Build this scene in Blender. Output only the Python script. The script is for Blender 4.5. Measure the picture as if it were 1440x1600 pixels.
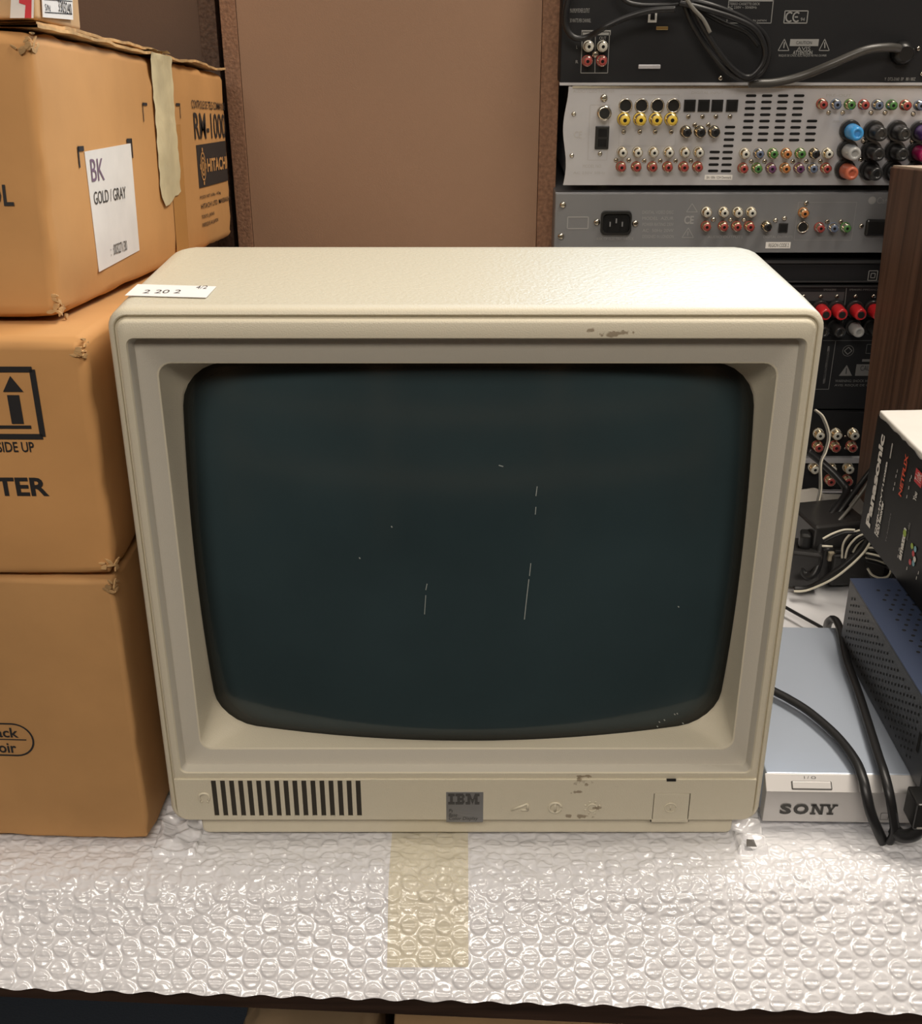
import bpy, math, random
import numpy as np
from mathutils import Vector, Matrix, noise

for _o in list(bpy.data.objects):
    bpy.data.objects.remove(_o)
SC = bpy.context.scene
COL = SC.collection
random.seed(7)
R = math.radians

# ------------------------------------------------------------------ camera
FOC = 1850.0            # focal length in pixels of the 1440 x 1600 frame
PITCH = R(25.5)         # looking down
CZ = 0.49               # camera height above the bubble wrap
cd = bpy.data.cameras.new('camera')
cam = bpy.data.objects.new('camera', cd)
COL.objects.link(cam)
cam.location = (0, 0, CZ)
cam.rotation_euler = (R(90) - PITCH, 0, 0)
cd.sensor_fit = 'VERTICAL'
cd.sensor_height = 36.0
cd.lens = 36.0 * FOC / 1600.0
cd.clip_start = 0.02
SC.camera = cam

# ------------------------------------------------------------------ light and exposure
SC.view_settings.view_transform = 'Standard'
SC.view_settings.look = 'None'
SC.view_settings.gamma = 1.0
SC.view_settings.exposure = 0.0
SC.view_settings.use_curve_mapping = False
W = bpy.data.worlds.new('world')
SC.world = W
W.use_nodes = True
W.node_tree.nodes['Background'].inputs[0].default_value = (1.0, 0.90, 0.80, 1)
W.node_tree.nodes['Background'].inputs[1].default_value = 0.14


def area(name, loc, target, sx, sy, power, color):
    l = bpy.data.lights.new(name, 'AREA')
    l.shape = 'RECTANGLE'
    l.size, l.size_y, l.energy, l.color = sx, sy, power, color
    o = bpy.data.objects.new(name, l)
    COL.objects.link(o)
    o.location = loc
    d = Vector(target) - Vector(loc)
    o.rotation_euler = d.to_track_quat('-Z', 'Y').to_euler()
    return o


area('ceiling_lamp_over_table', (0.62, 0.85, 1.62), (-0.05, 0.6, 0.2), 1.1, 0.4, 24, (1.0, 0.90, 0.77))
area('ceiling_lamp_over_aisle', (-0.2, -1.1, 1.75), (0, 0.7, 0.1), 1.4, 0.5, 23, (1.0, 0.92, 0.83))
area('daylight_window', (0.80, 2.75, 1.40), (0.10, 0.7, 0.25), 2.0, 1.1, 80, (0.58, 0.78, 1.0))
area('added_shelf_light', (0.2, -1.15, 1.75), (0, -1.9, 0.2), 1.2, 0.3, 26, (1.0, 0.86, 0.70))  # unseen lamp added to light the shelf for a warm screen reflection

# ------------------------------------------------------------------ materials


def mat(name, col, rough=0.6, metal=0.0, bump=None, var=None, spec=0.5, coat=0.0, alpha=1.0, stretch=None, trans=0.0):
    m = bpy.data.materials.new(name)
    m.use_nodes = True
    nt = m.node_tree
    b = nt.nodes['Principled BSDF']
    b.inputs['Base Color'].default_value = (*col, 1)
    b.inputs['Roughness'].default_value = rough
    b.inputs['Metallic'].default_value = metal
    b.inputs['Specular IOR Level'].default_value = spec
    b.inputs['Coat Weight'].default_value = coat
    b.inputs['Alpha'].default_value = alpha
    b.inputs['Transmission Weight'].default_value = trans
    tc = nt.nodes.new('ShaderNodeTexCoord')
    mp = nt.nodes.new('ShaderNodeMapping')
    nt.links.new(tc.outputs['Object'], mp.inputs[0])
    if stretch:
        mp.inputs['Scale'].default_value = stretch
    if var:
        n = nt.nodes.new('ShaderNodeTexNoise')
        n.inputs['Scale'].default_value = var[0]
        n.inputs['Detail'].default_value = 5
        nt.links.new(mp.outputs[0], n.inputs[0])
        cr = nt.nodes.new('ShaderNodeValToRGB')
        a = var[1]
        c2 = var[2] if len(var) > 2 else tuple(min(1, c * (1 + a)) for c in col)
        cr.color_ramp.elements[0].position = 0.3
        cr.color_ramp.elements[1].position = 0.7
        cr.color_ramp.elements[0].color = (*[c * (1 - a) for c in col], 1)
        cr.color_ramp.elements[1].color = (*c2, 1)
        nt.links.new(n.outputs[0], cr.inputs[0])
        nt.links.new(cr.outputs[0], b.inputs['Base Color'])
    if bump:
        n = nt.nodes.new('ShaderNodeTexNoise')
        n.inputs['Scale'].default_value = bump[0]
        n.inputs['Detail'].default_value = 3
        nt.links.new(mp.outputs[0], n.inputs[0])
        bp = nt.nodes.new('ShaderNodeBump')
        bp.inputs['Strength'].default_value = bump[1]
        bp.inputs['Distance'].default_value = bump[2] if len(bump) > 2 else 0.001
        nt.links.new(n.outputs[0], bp.inputs['Height'])
        nt.links.new(bp.outputs[0], b.inputs['Normal'])
    return m


def beige(name, col, grain, stains=True):
    m = mat(name, col, 0.48, bump=(grain, 0.35, 0.0006), spec=0.5)
    nt = m.node_tree
    b = nt.nodes['Principled BSDF']
    tc = nt.nodes.new('ShaderNodeTexCoord')
    out = None
    # brown scuffs with fixed places: (centre, radius)
    n = nt.nodes.new('ShaderNodeTexNoise')
    n.inputs['Scale'].default_value = 260
    n.inputs['Detail'].default_value = 6
    nt.links.new(tc.outputs['Object'], n.inputs[0])
    acc = None
    for c, r in STAINS:
        s = nt.nodes.new('ShaderNodeVectorMath'); s.operation = 'SUBTRACT'
        s.inputs[1].default_value = c
        nt.links.new(tc.outputs['Object'], s.inputs[0])
        d = nt.nodes.new('ShaderNodeVectorMath'); d.operation = 'DIVIDE'
        d.inputs[1].default_value = r
        nt.links.new(s.outputs[0], d.inputs[0])
        l = nt.nodes.new('ShaderNodeVectorMath'); l.operation = 'LENGTH'
        nt.links.new(d.outputs[0], l.inputs[0])
        mr = nt.nodes.new('ShaderNodeMapRange')
        mr.inputs['From Min'].default_value = 0.0
        mr.inputs['From Max'].default_value = 1.0
        mr.inputs['To Min'].default_value = 0.34
        mr.inputs['To Max'].default_value = -0.3
        nt.links.new(l.outputs['Value'], mr.inputs[0])
        if acc is None:
            acc = mr.outputs[0]
        else:
            mx = nt.nodes.new('ShaderNodeMath'); mx.operation = 'MAXIMUM'
            nt.links.new(acc, mx.inputs[0]); nt.links.new(mr.outputs[0], mx.inputs[1])
            acc = mx.outputs[0]
    ad = nt.nodes.new('ShaderNodeMath'); ad.operation = 'ADD'
    nt.links.new(n.outputs[0], ad.inputs[0]); nt.links.new(acc, ad.inputs[1])
    st = nt.nodes.new('ShaderNodeMapRange')
    st.inputs['From Min'].default_value = 0.60
    st.inputs['From Max'].default_value = 0.68
    nt.links.new(ad.outputs[0], st.inputs[0])
    mix = nt.nodes.new('ShaderNodeMix'); mix.data_type = 'RGBA'
    mix.inputs[6].default_value = (*col, 1)
    mix.inputs[7].default_value = (0.17, 0.115, 0.06, 1)
    ml = nt.nodes.new('ShaderNodeMath'); ml.operation = 'MULTIPLY'; ml.inputs[1].default_value = 0.7
    nt.links.new(st.outputs[0], ml.inputs[0])
    nt.links.new(ml.outputs[0], mix.inputs[0])
    nt.links.new(mix.outputs[2], b.inputs['Base Color'])
    return m


# ------------------------------------------------------------------ mesh helpers
def link(name, me, parent=None, loc=None):
    o = bpy.data.objects.new(name, me)
    COL.objects.link(o)
    if parent is not None:
        o.parent = parent
    if loc is not None:
        o.location = loc
    return o


def wpos(o):
    p = Vector((0, 0, 0))
    while o is not None:
        p += o.location
        o = o.parent
    return p


def tag(o, label, cat, group=None, kind=None):
    if label: o['label'] = label
    if cat: o['category'] = cat
    if group: o['group'] = group
    if kind: o['kind'] = kind
    return o


def thing(name, label, cat, loc, group=None):
    o = bpy.data.objects.new(name, None)
    COL.objects.link(o)
    o.empty_display_size = 0.02
    o.location = loc
    return tag(o, label, cat, group)


class MB:
    def __init__(s):
        s.v, s.f, s.m, s.sm = [], [], [], []

    def add(s, vs, fs, m=0, smooth=False):
        b = len(s.v)
        s.v += [tuple(p) for p in vs]
        for f in fs:
            s.f.append([b + i for i in f]); s.m.append(m); s.sm.append(smooth)
        return s

    def box(s, x0, x1, y0, y1, z0, z1, m=0, M=None):
        vs = [(x, y, z) for x in (x0, x1) for y in (y0, y1) for z in (z0, z1)]
        if M is not None: vs = [M @ Vector(p) for p in vs]
        return s.add(vs, [(0, 1, 3, 2), (4, 6, 7, 5), (0, 4, 5, 1), (2, 3, 7, 6), (0, 2, 6, 4), (1, 5, 7, 3)], m)

    def rev(s, prof, origin, axis=(0, -1, 0), n=16, m=0, smooth=True, caps=True):
        """prof: (distance along axis, radius)"""
        a = Vector(axis).normalized()
        t = Vector((0, 0, 1)) if abs(a.z) < 0.9 else Vector((1, 0, 0))
        u = a.cross(t).normalized(); w = a.cross(u)
        o = Vector(origin); vs = []
        for d, r in prof:
            for k in range(n):
                an = 2 * math.pi * k / n
                vs.append(o + a * d + (u * math.cos(an) + w * math.sin(an)) * r)
        fs = []
        for i in range(len(prof) - 1):
            for k in range(n):
                k2 = (k + 1) % n
                fs.append((i * n + k, i * n + k2, (i + 1) * n + k2, (i + 1) * n + k))
        s.add(vs, fs, m, smooth)
        if caps:
            b = len(s.v) - len(vs)
            s.f.append([b + k for k in range(n)][::-1]); s.m.append(m); s.sm.append(False)
            s.f.append([b + (len(prof) - 1) * n + k for k in range(n)]); s.m.append(m); s.sm.append(False)
        return s

    def loft(s, rings, m=0, smooth=True, cap0=False, cap1=False):
        n = len(rings[0]); vs = [p for r in rings for p in r]; fs = []
        for i in range(len(rings) - 1):
            for k in range(n):
                k2 = (k + 1) % n
                fs.append((i * n + k, i * n + k2, (i + 1) * n + k2, (i + 1) * n + k))
        if cap0: fs.append(tuple(range(n))[::-1])
        if cap1: fs.append(tuple((len(rings) - 1) * n + k for k in range(n)))
        return s.add(vs, fs, m, smooth)

    def tube(s, pts, r, n=8, m=0, sub=6, flat=None):
        P = catmull(pts, sub)
        rings = []
        prev = None
        for i, p in enumerate(P):
            d = (P[min(i + 1, len(P) - 1)] - P[max(i - 1, 0)]).normalized()
            ref = Vector((0, 0, 1)) if abs(d.z) < 0.95 else Vector((0, 1, 0))
            if prev is not None:
                ref = prev
            u = (ref - d * ref.dot(d)).normalized(); w = d.cross(u)
            prev = u
            fw = flat or 1.0
            rings.append([p + u * math.cos(2 * math.pi * k / n) * r + w * math.sin(2 * math.pi * k / n) * r * fw for k in range(n)])
        return s.loft(rings, m, True, True, True)

    def prism(s, pts2, F, h0, h1, m=0):
        """polygon in face (u, v) coordinates extruded from height h0 to h1"""
        n = len(pts2)
        vs = [F.pt(u, v, h0) for u, v in pts2] + [F.pt(u, v, h1) for u, v in pts2]
        fs = [tuple(range(n))[::-1], tuple(range(n, 2 * n))]
        fs += [(k, (k + 1) % n, n + (k + 1) % n, n + k) for k in range(n)]
        return s.add(vs, fs, m)

    def build(s, name, mats, parent=None, bevel=0.0, segs=2, wn=False):
        off = wpos(parent) if parent is not None else Vector((0, 0, 0))
        me = bpy.data.meshes.new(name)
        me.from_pydata([tuple(Vector(p) - off) for p in s.v], [], s.f)
        if not isinstance(mats, (list, tuple)): mats = [mats]
        for k in mats: me.materials.append(k)
        me.polygons.foreach_set('material_index', s.m)
        me.polygons.foreach_set('use_smooth', s.sm)
        me.update()
        o = link(name, me, parent)
        if bevel:
            bv = o.modifiers.new('bevel', 'BEVEL')
            bv.width = bevel; bv.segments = segs; bv.limit_method = 'ANGLE'; bv.angle_limit = R(35)
        if wn:
            w_ = o.modifiers.new('normals', 'WEIGHTED_NORMAL'); w_.weight = 100
        return o


def catmull(pts, sub):
    pts = [Vector(p) for p in pts]
    if len(pts) < 3:
        return pts
    out = []
    for i in range(len(pts) - 1):
        p0 = pts[max(i - 1, 0)]; p1 = pts[i]; p2 = pts[i + 1]; p3 = pts[min(i + 2, len(pts) - 1)]
        for k in range(sub):
            t = k / sub
            out.append(0.5 * ((2 * p1) + (p2 - p0) * t + (2 * p0 - 5 * p1 + 4 * p2 - p3) * t * t + (3 * p1 - p0 - 3 * p2 + p3) * t ** 3))
    out.append(pts[-1])
    return out


CT, ST = math.cos(PITCH), math.sin(PITCH)


def ray(px, py):
    a = (px - 720) / FOC; v = (py - 800) / FOC
    return Vector((a, CT - v * ST, -ST - v * CT))


def at(px, py, Y):
    d = ray(px, py)
    return Vector((0, 0, CZ)) + d * (Y / d.y)


def atz(px, py, z):
    d = ray(px, py)
    return Vector((0, 0, CZ)) + d * ((z - CZ) / d.z)


class Face:
    def __init__(s, O, U, V):
        s.O, s.U, s.V = Vector(O), Vector(U).normalized(), Vector(V).normalized()
        s.N = s.U.cross(s.V)

    def pt(s, u, v, h=0.0):
        return s.O + s.U * u + s.V * v + s.N * h

    def hit(s, px, py):
        d = ray(px, py); C = Vector((0, 0, CZ))
        t = (s.O - C).dot(s.N) / d.dot(s.N)
        q = C + d * t - s.O
        return q.dot(s.U), q.dot(s.V)


_tc = {}


def text_geo(t, bold=0.0, shear=0.0):
    key = (t, bold, shear)
    if key not in _tc:
        cu = bpy.data.curves.new('lettering', 'FONT')
        cu.body = t; cu.size = 1.0; cu.resolution_u = 3; cu.offset = bold; cu.shear = shear
        o = bpy.data.objects.new('lettering', cu); COL.objects.link(o)
        bpy.context.view_layer.update()
        dg = bpy.context.evaluated_depsgraph_get()
        me = bpy.data.meshes.new_from_object(o.evaluated_get(dg))
        vs = [(v.co.x, v.co.y) for v in me.vertices]; fs = [tuple(p.vertices) for p in me.polygons]
        bpy.data.objects.remove(o); bpy.data.curves.remove(cu); bpy.data.meshes.remove(me)
        _tc[key] = (vs, fs)
    return _tc[key]


def text(mb, F, t, u0, v0, u1, v1, h=0.0003, m=0, bold=0.0, shear=0.0):
    vs, fs = text_geo(t, bold, shear)
    xs = [p[0] for p in vs]; ys = [p[1] for p in vs]
    x0, x1, y0, y1 = min(xs), max(xs), min(ys), max(ys)
    mb.add([F.pt(u0 + (x - x0) / (x1 - x0) * (u1 - u0), v0 + (y - y0) / (y1 - y0) * (v1 - v0), h) for x, y in vs], fs, m)


def textp(mb, F, t, a, b, **k):
    """fit lettering between two corner points seen in the photograph (bottom-left, top-right of the run)"""
    u0, v0 = F.hit(*a); u1, v1 = F.hit(*b)
    text(mb, F, t, u0, v0, u1, v1, **k)


def rectp(mb, F, a, b, h=0.0003, m=0):
    u0, v0 = F.hit(*a); u1, v1 = F.hit(*b)
    mb.add([F.pt(u0, v0, h), F.pt(u1, v0, h), F.pt(u1, v1, h), F.pt(u0, v1, h)], [(0, 1, 2, 3)], m)


def line(mb, F, a, b, w, h=0.0003, m=0):
    a, b = Vector(a), Vector(b); d = (b - a).normalized(); n = Vector((-d.y, d.x)) * w / 2
    q = [a - n, b - n, b + n, a + n]
    mb.add([F.pt(p.x, p.y, h) for p in q], [(0, 1, 2, 3)], m)


def frame(mb, F, u0, v0, u1, v1, w, h=0.0003, m=0):
    line(mb, F, (u0, v0), (u1, v0), w, h, m); line(mb, F, (u0, v1), (u1, v1), w, h, m)
    line(mb, F, (u0, v0), (u0, v1), w, h, m); line(mb, F, (u1, v0), (u1, v1), w, h, m)


def rrect(x0, x1, z0, z1, r, Y, k=5, n=10):
    """rounded rectangle ring in the XZ plane, counter-clockwise from the lower left side"""
    pts = []
    cs = [(x1 - r, z0 + r, -90), (x1 - r, z1 - r, 0), (x0 + r, z1 - r, 90), (x0 + r, z0 + r, 180)]
    st = [(x0 + r, z0), (x1, z0 + r), (x1 - r, z1), (x0, z1 - r)]
    en = [(x1 - r, z0), (x1, z1 - r), (x0 + r, z1), (x0, z0 + r)]
    for i in range(4):
        for j in range(n):
            t = j / n
            pts.append((st[i][0] + (en[i][0] - st[i][0]) * t, st[i][1] + (en[i][1] - st[i][1]) * t))
        for j in range(k):
            a = R(cs[i][2] + 90 * j / k)
            pts.append((cs[i][0] + r * math.cos(a), cs[i][1] + r * math.sin(a)))
    return [(x, Y, z) for x, z in pts]


def fbm(p, s, seed=0.0):
    return noise.noise(Vector(p) * s + Vector((seed, seed * 1.7, -seed)))


def carton(mb, M, w, d, h, r=0.006, step=0.012, dent=0.0015, m=0, seed=1.0, topf=None, corner=0.004):
    """a worn cardboard box, local x 0..w, y 0..d, z 0..h, softened edges and crushed corners"""
    nx, ny, nz = [max(4, int(round(q / step))) for q in (w, d, h)]

    def axis(n, L):
        a = [0, r * 0.3, r * 0.7, r]
        b = [L - q for q in a][::-1]
        return a + [r + (L - 2 * r) * i / n for i in range(1, n)] + b
    ax, ay, az = axis(nx, w), axis(ny, d), axis(nz, h)
    idx = {}; vs = []; fs = []

    def vid(i, j, k):
        key = (i, j, k)
        if key not in idx:
            p = Vector((ax[i], ay[j], az[k]))
            q = Vector((min(max(p.x, r), w - r), min(max(p.y, r), d - r), min(max(p.z, r), h - r)))
            dv = p - q
            if dv.length > 1e-9:
                p = q + dv.normalized() * r
            nrm = dv.normalized() if dv.length > 1e-9 else Vector((0, 0, 1))
            p -= nrm * dent * (abs(fbm(p, 14, seed)) + 0.6 * abs(fbm(p, 45, seed + 3)))
            nc = sum(1 for t, L in ((p.x, w), (p.y, d), (p.z, h)) if t < 0.014 or t > L - 0.014)
            if nc >= 2:
                p -= nrm * corner * (nc - 1) * 0.5 * (abs(fbm(p, 70, seed + 9)) + 0.1)
            if topf: p.z = topf(p)
            idx[key] = len(vs); vs.append(M @ p)
        return idx[key]
    X, Yn, Z = len(ax) - 1, len(ay) - 1, len(az) - 1
    for i in range(X):
        for j in range(Yn):
            fs.append((vid(i, j, 0), vid(i, j + 1, 0), vid(i + 1, j + 1, 0), vid(i + 1, j, 0)))
            fs.append((vid(i, j, Z), vid(i + 1, j, Z), vid(i + 1, j + 1, Z), vid(i, j + 1, Z)))
    for i in range(X):
        for k in range(Z):
            fs.append((vid(i, 0, k), vid(i + 1, 0, k), vid(i + 1, 0, k + 1), vid(i, 0, k + 1)))
            fs.append((vid(i, Yn, k), vid(i, Yn, k + 1), vid(i + 1, Yn, k + 1), vid(i + 1, Yn, k)))
    for j in range(Yn):
        for k in range(Z):
            fs.append((vid(0, j, k), vid(0, j, k + 1), vid(0, j + 1, k + 1), vid(0, j + 1, k)))
            fs.append((vid(X, j, k), vid(X, j + 1, k), vid(X, j + 1, k + 1), vid(X, j, k + 1)))
    mb.add(vs, fs, m, True)
    return mb


# monitor stains: (centre, radius) in the monitor's own coordinates (base at 0, 0.564, 0)
STAINS = [((0.070, 0.0, 0.0445), (0.012, 0.01, 0.006)), ((0.071, 0.0, 0.0190), (0.014, 0.01, 0.0035)),
          ((0.070, 0.0, 0.0480), (0.010, 0.01, 0.003)), ((0.066, 0.0, 0.0370), (0.008, 0.01, 0.0035)),
          ((0.075, 0.0, 0.3185), (0.016, 0.01, 0.004)), ((0.080, 0.007, 0.3035), (0.005, 0.01, 0.004)),
          ((0.062, 0.0, 0.3200), (0.006, 0.01, 0.003)), ((0.078, 0.0, 0.0255), (0.007, 0.01, 0.004)), ((0.062, 0.0, 0.0190), (0.005, 0.01, 0.003))]

M_case = beige('putty_textured_plastic', (0.62, 0.57, 0.445), 1500)
M_dark = mat('dark_gap_shade', (0.035, 0.03, 0.022), 0.9)
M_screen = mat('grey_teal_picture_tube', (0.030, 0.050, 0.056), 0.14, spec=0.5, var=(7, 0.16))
M_screenedge = mat('black_picture_tube_border', (0.006, 0.007, 0.006), 0.2, spec=0.4)


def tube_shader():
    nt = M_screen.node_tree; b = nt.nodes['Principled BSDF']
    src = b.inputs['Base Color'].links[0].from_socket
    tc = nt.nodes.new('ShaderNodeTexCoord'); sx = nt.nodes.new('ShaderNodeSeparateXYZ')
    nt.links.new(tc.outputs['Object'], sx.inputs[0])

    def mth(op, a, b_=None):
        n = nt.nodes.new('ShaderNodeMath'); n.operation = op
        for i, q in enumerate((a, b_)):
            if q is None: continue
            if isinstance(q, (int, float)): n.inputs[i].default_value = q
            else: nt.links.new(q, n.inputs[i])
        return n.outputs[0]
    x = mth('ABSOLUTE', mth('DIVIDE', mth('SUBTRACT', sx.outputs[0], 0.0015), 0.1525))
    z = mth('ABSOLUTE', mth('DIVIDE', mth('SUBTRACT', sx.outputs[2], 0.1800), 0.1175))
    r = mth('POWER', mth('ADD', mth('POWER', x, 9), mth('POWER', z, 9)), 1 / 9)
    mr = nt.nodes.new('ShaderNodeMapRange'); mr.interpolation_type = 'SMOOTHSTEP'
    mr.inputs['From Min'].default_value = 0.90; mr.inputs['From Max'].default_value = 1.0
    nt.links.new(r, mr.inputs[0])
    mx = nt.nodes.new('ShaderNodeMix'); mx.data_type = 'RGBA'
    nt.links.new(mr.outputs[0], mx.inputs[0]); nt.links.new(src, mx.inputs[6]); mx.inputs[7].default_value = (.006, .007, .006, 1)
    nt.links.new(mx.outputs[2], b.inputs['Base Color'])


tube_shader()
M_badge = mat('grey_metal_badge', (0.25, 0.25, 0.25), 0.4, 0.4)
M_ink = mat('black_ink', (0.018, 0.017, 0.018), 0.6)
M_greyink = mat('dark_grey_ink', (0.045, 0.043, 0.04), 0.6)
M_pale = mat('pale_print', (0.62, 0.62, 0.60), 0.6)
M_dimprint = mat('grey_print', (0.26, 0.26, 0.25), 0.6)
M_faint = mat('faint_grey_print', (0.47, 0.46, 0.45), 0.5, 0.2)
M_faint2 = mat('faint_print_on_grey', (0.36, 0.36, 0.355), 0.5, 0.2)
M_paper = mat('white_paper_label', (0.78, 0.75, 0.72), 0.7, var=(40, 0.05))
M_violet = mat('violet_ink', (0.20, 0.13, 0.20), 0.6)
M_card = mat('kraft_cardboard', (0.54, 0.285, 0.108), 0.75, bump=(60, 0.25, 0.001), var=(9, 0.13), spec=0.25)
M_card2 = mat('brown_cardboard', (0.47, 0.26, 0.105), 0.8, bump=(80, 0.25, 0.001), var=(12, 0.12), spec=0.25)
M_card3 = mat('tan_cardboard', (0.56, 0.36, 0.19), 0.8, bump=(60, 0.2, 0.001), var=(12, 0.1), spec=0.2)
M_cardedge = mat('torn_cardboard_edge', (0.52, 0.32, 0.14), 0.9, var=(60, 0.4), bump=(300, 0.4, 0.001))
M_mask = mat('cream_masking_tape', (0.64, 0.56, 0.36), 0.5, bump=(70, 0.5, 0.002), var=(30, 0.15))
M_packtape = mat('brown_packing_tape', (0.50, 0.25, 0.07), 0.25, bump=(50, 0.2, 0.001))
M_mdf = mat('brown_hardboard', (0.31, 0.185, 0.115), 0.55, bump=(900, 0.2, 0.0005), var=(3, 0.08))
M_mdfdark = mat('dark_brown_hardboard', (0.125, 0.075, 0.05), 0.6, bump=(900, 0.2, 0.0005), var=(4, 0.1))
M_chip = mat('chipboard_edge', (0.25, 0.125, 0.07), 0.7, bump=(500, 0.7, 0.001), var=(330, 0.35, (0.31, 0.165, 0.095)))
M_chipdark = mat('dark_chipboard_edge', (0.10, 0.055, 0.035), 0.75, bump=(240, 0.8, 0.002), var=(300, 0.4, (0.15, 0.09, 0.06)))
M_blk = mat('black_painted_steel', (0.009, 0.0095, 0.011), 0.62, bump=(1200, 0.15, 0.0003), spec=0.3)
M_blkpl = mat('black_plastic', (0.012, 0.012, 0.012), 0.32)
M_hole = mat('black_hole', (0.002, 0.002, 0.002), 0.9)
M_silver = mat('silver_steel_panel', (0.56, 0.56, 0.585), 0.42, 0.45, var=(7, 0.08))
M_grey = mat('grey_painted_steel', (0.235, 0.24, 0.25), 0.45, 0.35, var=(6, 0.08))
M_chrome = mat('nickel_plate', (0.62, 0.57, 0.48), 0.22, 1.0)
M_chromew = mat('warm_nickel_plate', (0.60, 0.50, 0.34), 0.25, 1.0)
M_gold = mat('brass_plate', (0.62, 0.45, 0.20), 0.28, 1.0)
M_white = mat('white_plastic', (0.56, 0.54, 0.47), 0.4)
M_red = mat('red_plastic', (0.34, 0.055, 0.045), 0.4)
M_redpost = mat('bright_red_plastic', (0.55, 0.02, 0.025), 0.25)
M_yellow = mat('yellow_plastic', (0.72, 0.50, 0.06), 0.4)
M_greenp = mat('green_plastic', (0.07, 0.20, 0.05), 0.4)
M_bluep = mat('grey_blue_plastic', (0.12, 0.15, 0.22), 0.4)
M_orange = mat('orange_plastic', (0.45, 0.17, 0.05), 0.4)
M_purple = mat('purple_plastic', (0.14, 0.05, 0.12), 0.4)
M_bluepost = mat('bright_blue_plastic', (0.05, 0.30, 0.66), 0.25)
M_orpost = mat('orange_red_plastic', (0.50, 0.13, 0.07), 0.3)
M_clear = mat('milky_grey_plastic', (0.38, 0.38, 0.37), 0.25)
M_magpost = mat('magenta_plastic', (0.30, 0.01, 0.08), 0.3)
M_vipost = mat('violet_plastic', (0.06, 0.025, 0.12), 0.3)
M_post = mat('black_post_plastic', (0.022, 0.022, 0.022), 0.28)
M_wood = mat('walnut_veneer', (0.105, 0.048, 0.026), 0.5, stretch=(60, 60, 2.2), var=(2.2, 0.55, (0.17, 0.09, 0.055)), bump=(8, 0.15, 0.001))
M_woodtop = mat('pale_veneer_top', (0.55, 0.45, 0.36), 0.5)
M_table = mat('dark_table_edge', (0.035, 0.02, 0.014), 0.5, stretch=(4, 60, 60), var=(3, 0.4))
M_wire = mat('black_cable_rubber', (0.012, 0.012, 0.013), 0.38, spec=0.4)
M_wiregrey = mat('grey_cable_rubber', (0.16, 0.155, 0.14), 0.35)
M_wirewhite = mat('white_cable_stripe', (0.70, 0.66, 0.55), 0.35)
M_dvd = mat('blue_tinted_silver', (0.46, 0.52, 0.62), 0.33, 0.5, bump=(500, 0.05, 0.0005))  # blue tint put into the silver in place of reflected cool light
M_dvd.node_tree.nodes['Principled BSDF'].inputs['Roughness'].default_value = 0.38
M_dvdf = mat('satin_silver_plastic', (0.50, 0.485, 0.475), 0.4, 0.5)
M_navy = mat('navy_painted_steel', (0.030, 0.043, 0.085), 0.42, 0.1, bump=(1500, 0.2, 0.0003))
M_navyside = mat('charcoal_painted_steel', (0.035, 0.037, 0.042), 0.45, 0.1, bump=(1500, 0.2, 0.0003))
M_pbox = mat('black_printed_card', (0.006, 0.0065, 0.007), 0.5, spec=0.25)
M_pwhite = mat('white_printed_card', (0.80, 0.78, 0.74), 0.5, var=(25, 0.05))
M_nred = mat('red_orange_print', (0.75, 0.09, 0.03), 0.5)
M_yred = mat('crimson_print', (0.60, 0.03, 0.04), 0.5)
M_green = mat('lime_print', (0.35, 0.50, 0.05), 0.5)
M_cyan = mat('pale_blue_print', (0.20, 0.45, 0.55), 0.5)
M_tape = mat('yellowed_clear_tape', (0.86, 0.76, 0.45), 0.2, alpha=0.34, spec=0.5)
M_wrap = mat('white_bubble_wrap', (0.77, 0.77, 0.795), 0.25, spec=0.6, bump=(35, 0.1, 0.003), var=(7, 0.02))
M_wrap.node_tree.nodes['Principled BSDF'].inputs['Coat Weight'].default_value = 0.8
M_wrap.node_tree.nodes['Principled BSDF'].inputs['Coat Roughness'].default_value = 0.07
M_wrap.node_tree.nodes['Principled BSDF'].inputs['Subsurface Weight'].default_value = 0.25
M_wrap.node_tree.nodes['Principled BSDF'].inputs['Subsurface Radius'].default_value = (0.004, 0.004, 0.004)
M_wallb = mat('dark_wall_paint', (0.03, 0.026, 0.022), 0.9, var=(2, 0.2))
M_floor = mat('dark_carpet_floor', (0.010, 0.008, 0.007), 0.95, bump=(300, 0.5, 0.002))
M_brownpaper = mat('crumpled_brown_paper', (0.30, 0.21, 0.12), 0.85, bump=(30, 0.6, 0.004))

# ------------------------------------------------------------------ setting
tag(MB().box(-3, 3, -2.5, 2.9, -0.90, -0.88).build('floor', M_floor), None, None, kind='structure')
tag(MB().box(-3, 3, 2.9, 2.95, -0.88, 1.9).build('wall_back', M_wallb), None, None, kind='structure')

# wall behind the camera, and a shelf added for the picture tube to reflect
tag(MB().box(-3, 3, -2.55, -2.5, -0.88, 1.9).build('wall_front', mat('warm_shop_wall', (.10, .075, .055), .9)), None, None, kind='structure')
shs = thing('reflection_shelf', 'added pale wooden shelf unit behind the viewer, for the screen to reflect', 'shelf', (0, -1.9, -0.88))
for z_ in (-.45, -.05, .38, .80): MB().box(-1.5, 1.5, -2.1, -1.7, z_, z_ + .05).build('board', mat('pale_wood', (.55, .36, .20), .6), shs)
for x_ in (-1.5, -.5, .5, 1.47): MB().box(x_, x_ + .03, -2.1, -1.72, -.88, 1.2).build('upright', bpy.data.materials['pale_wood'], shs)

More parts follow.
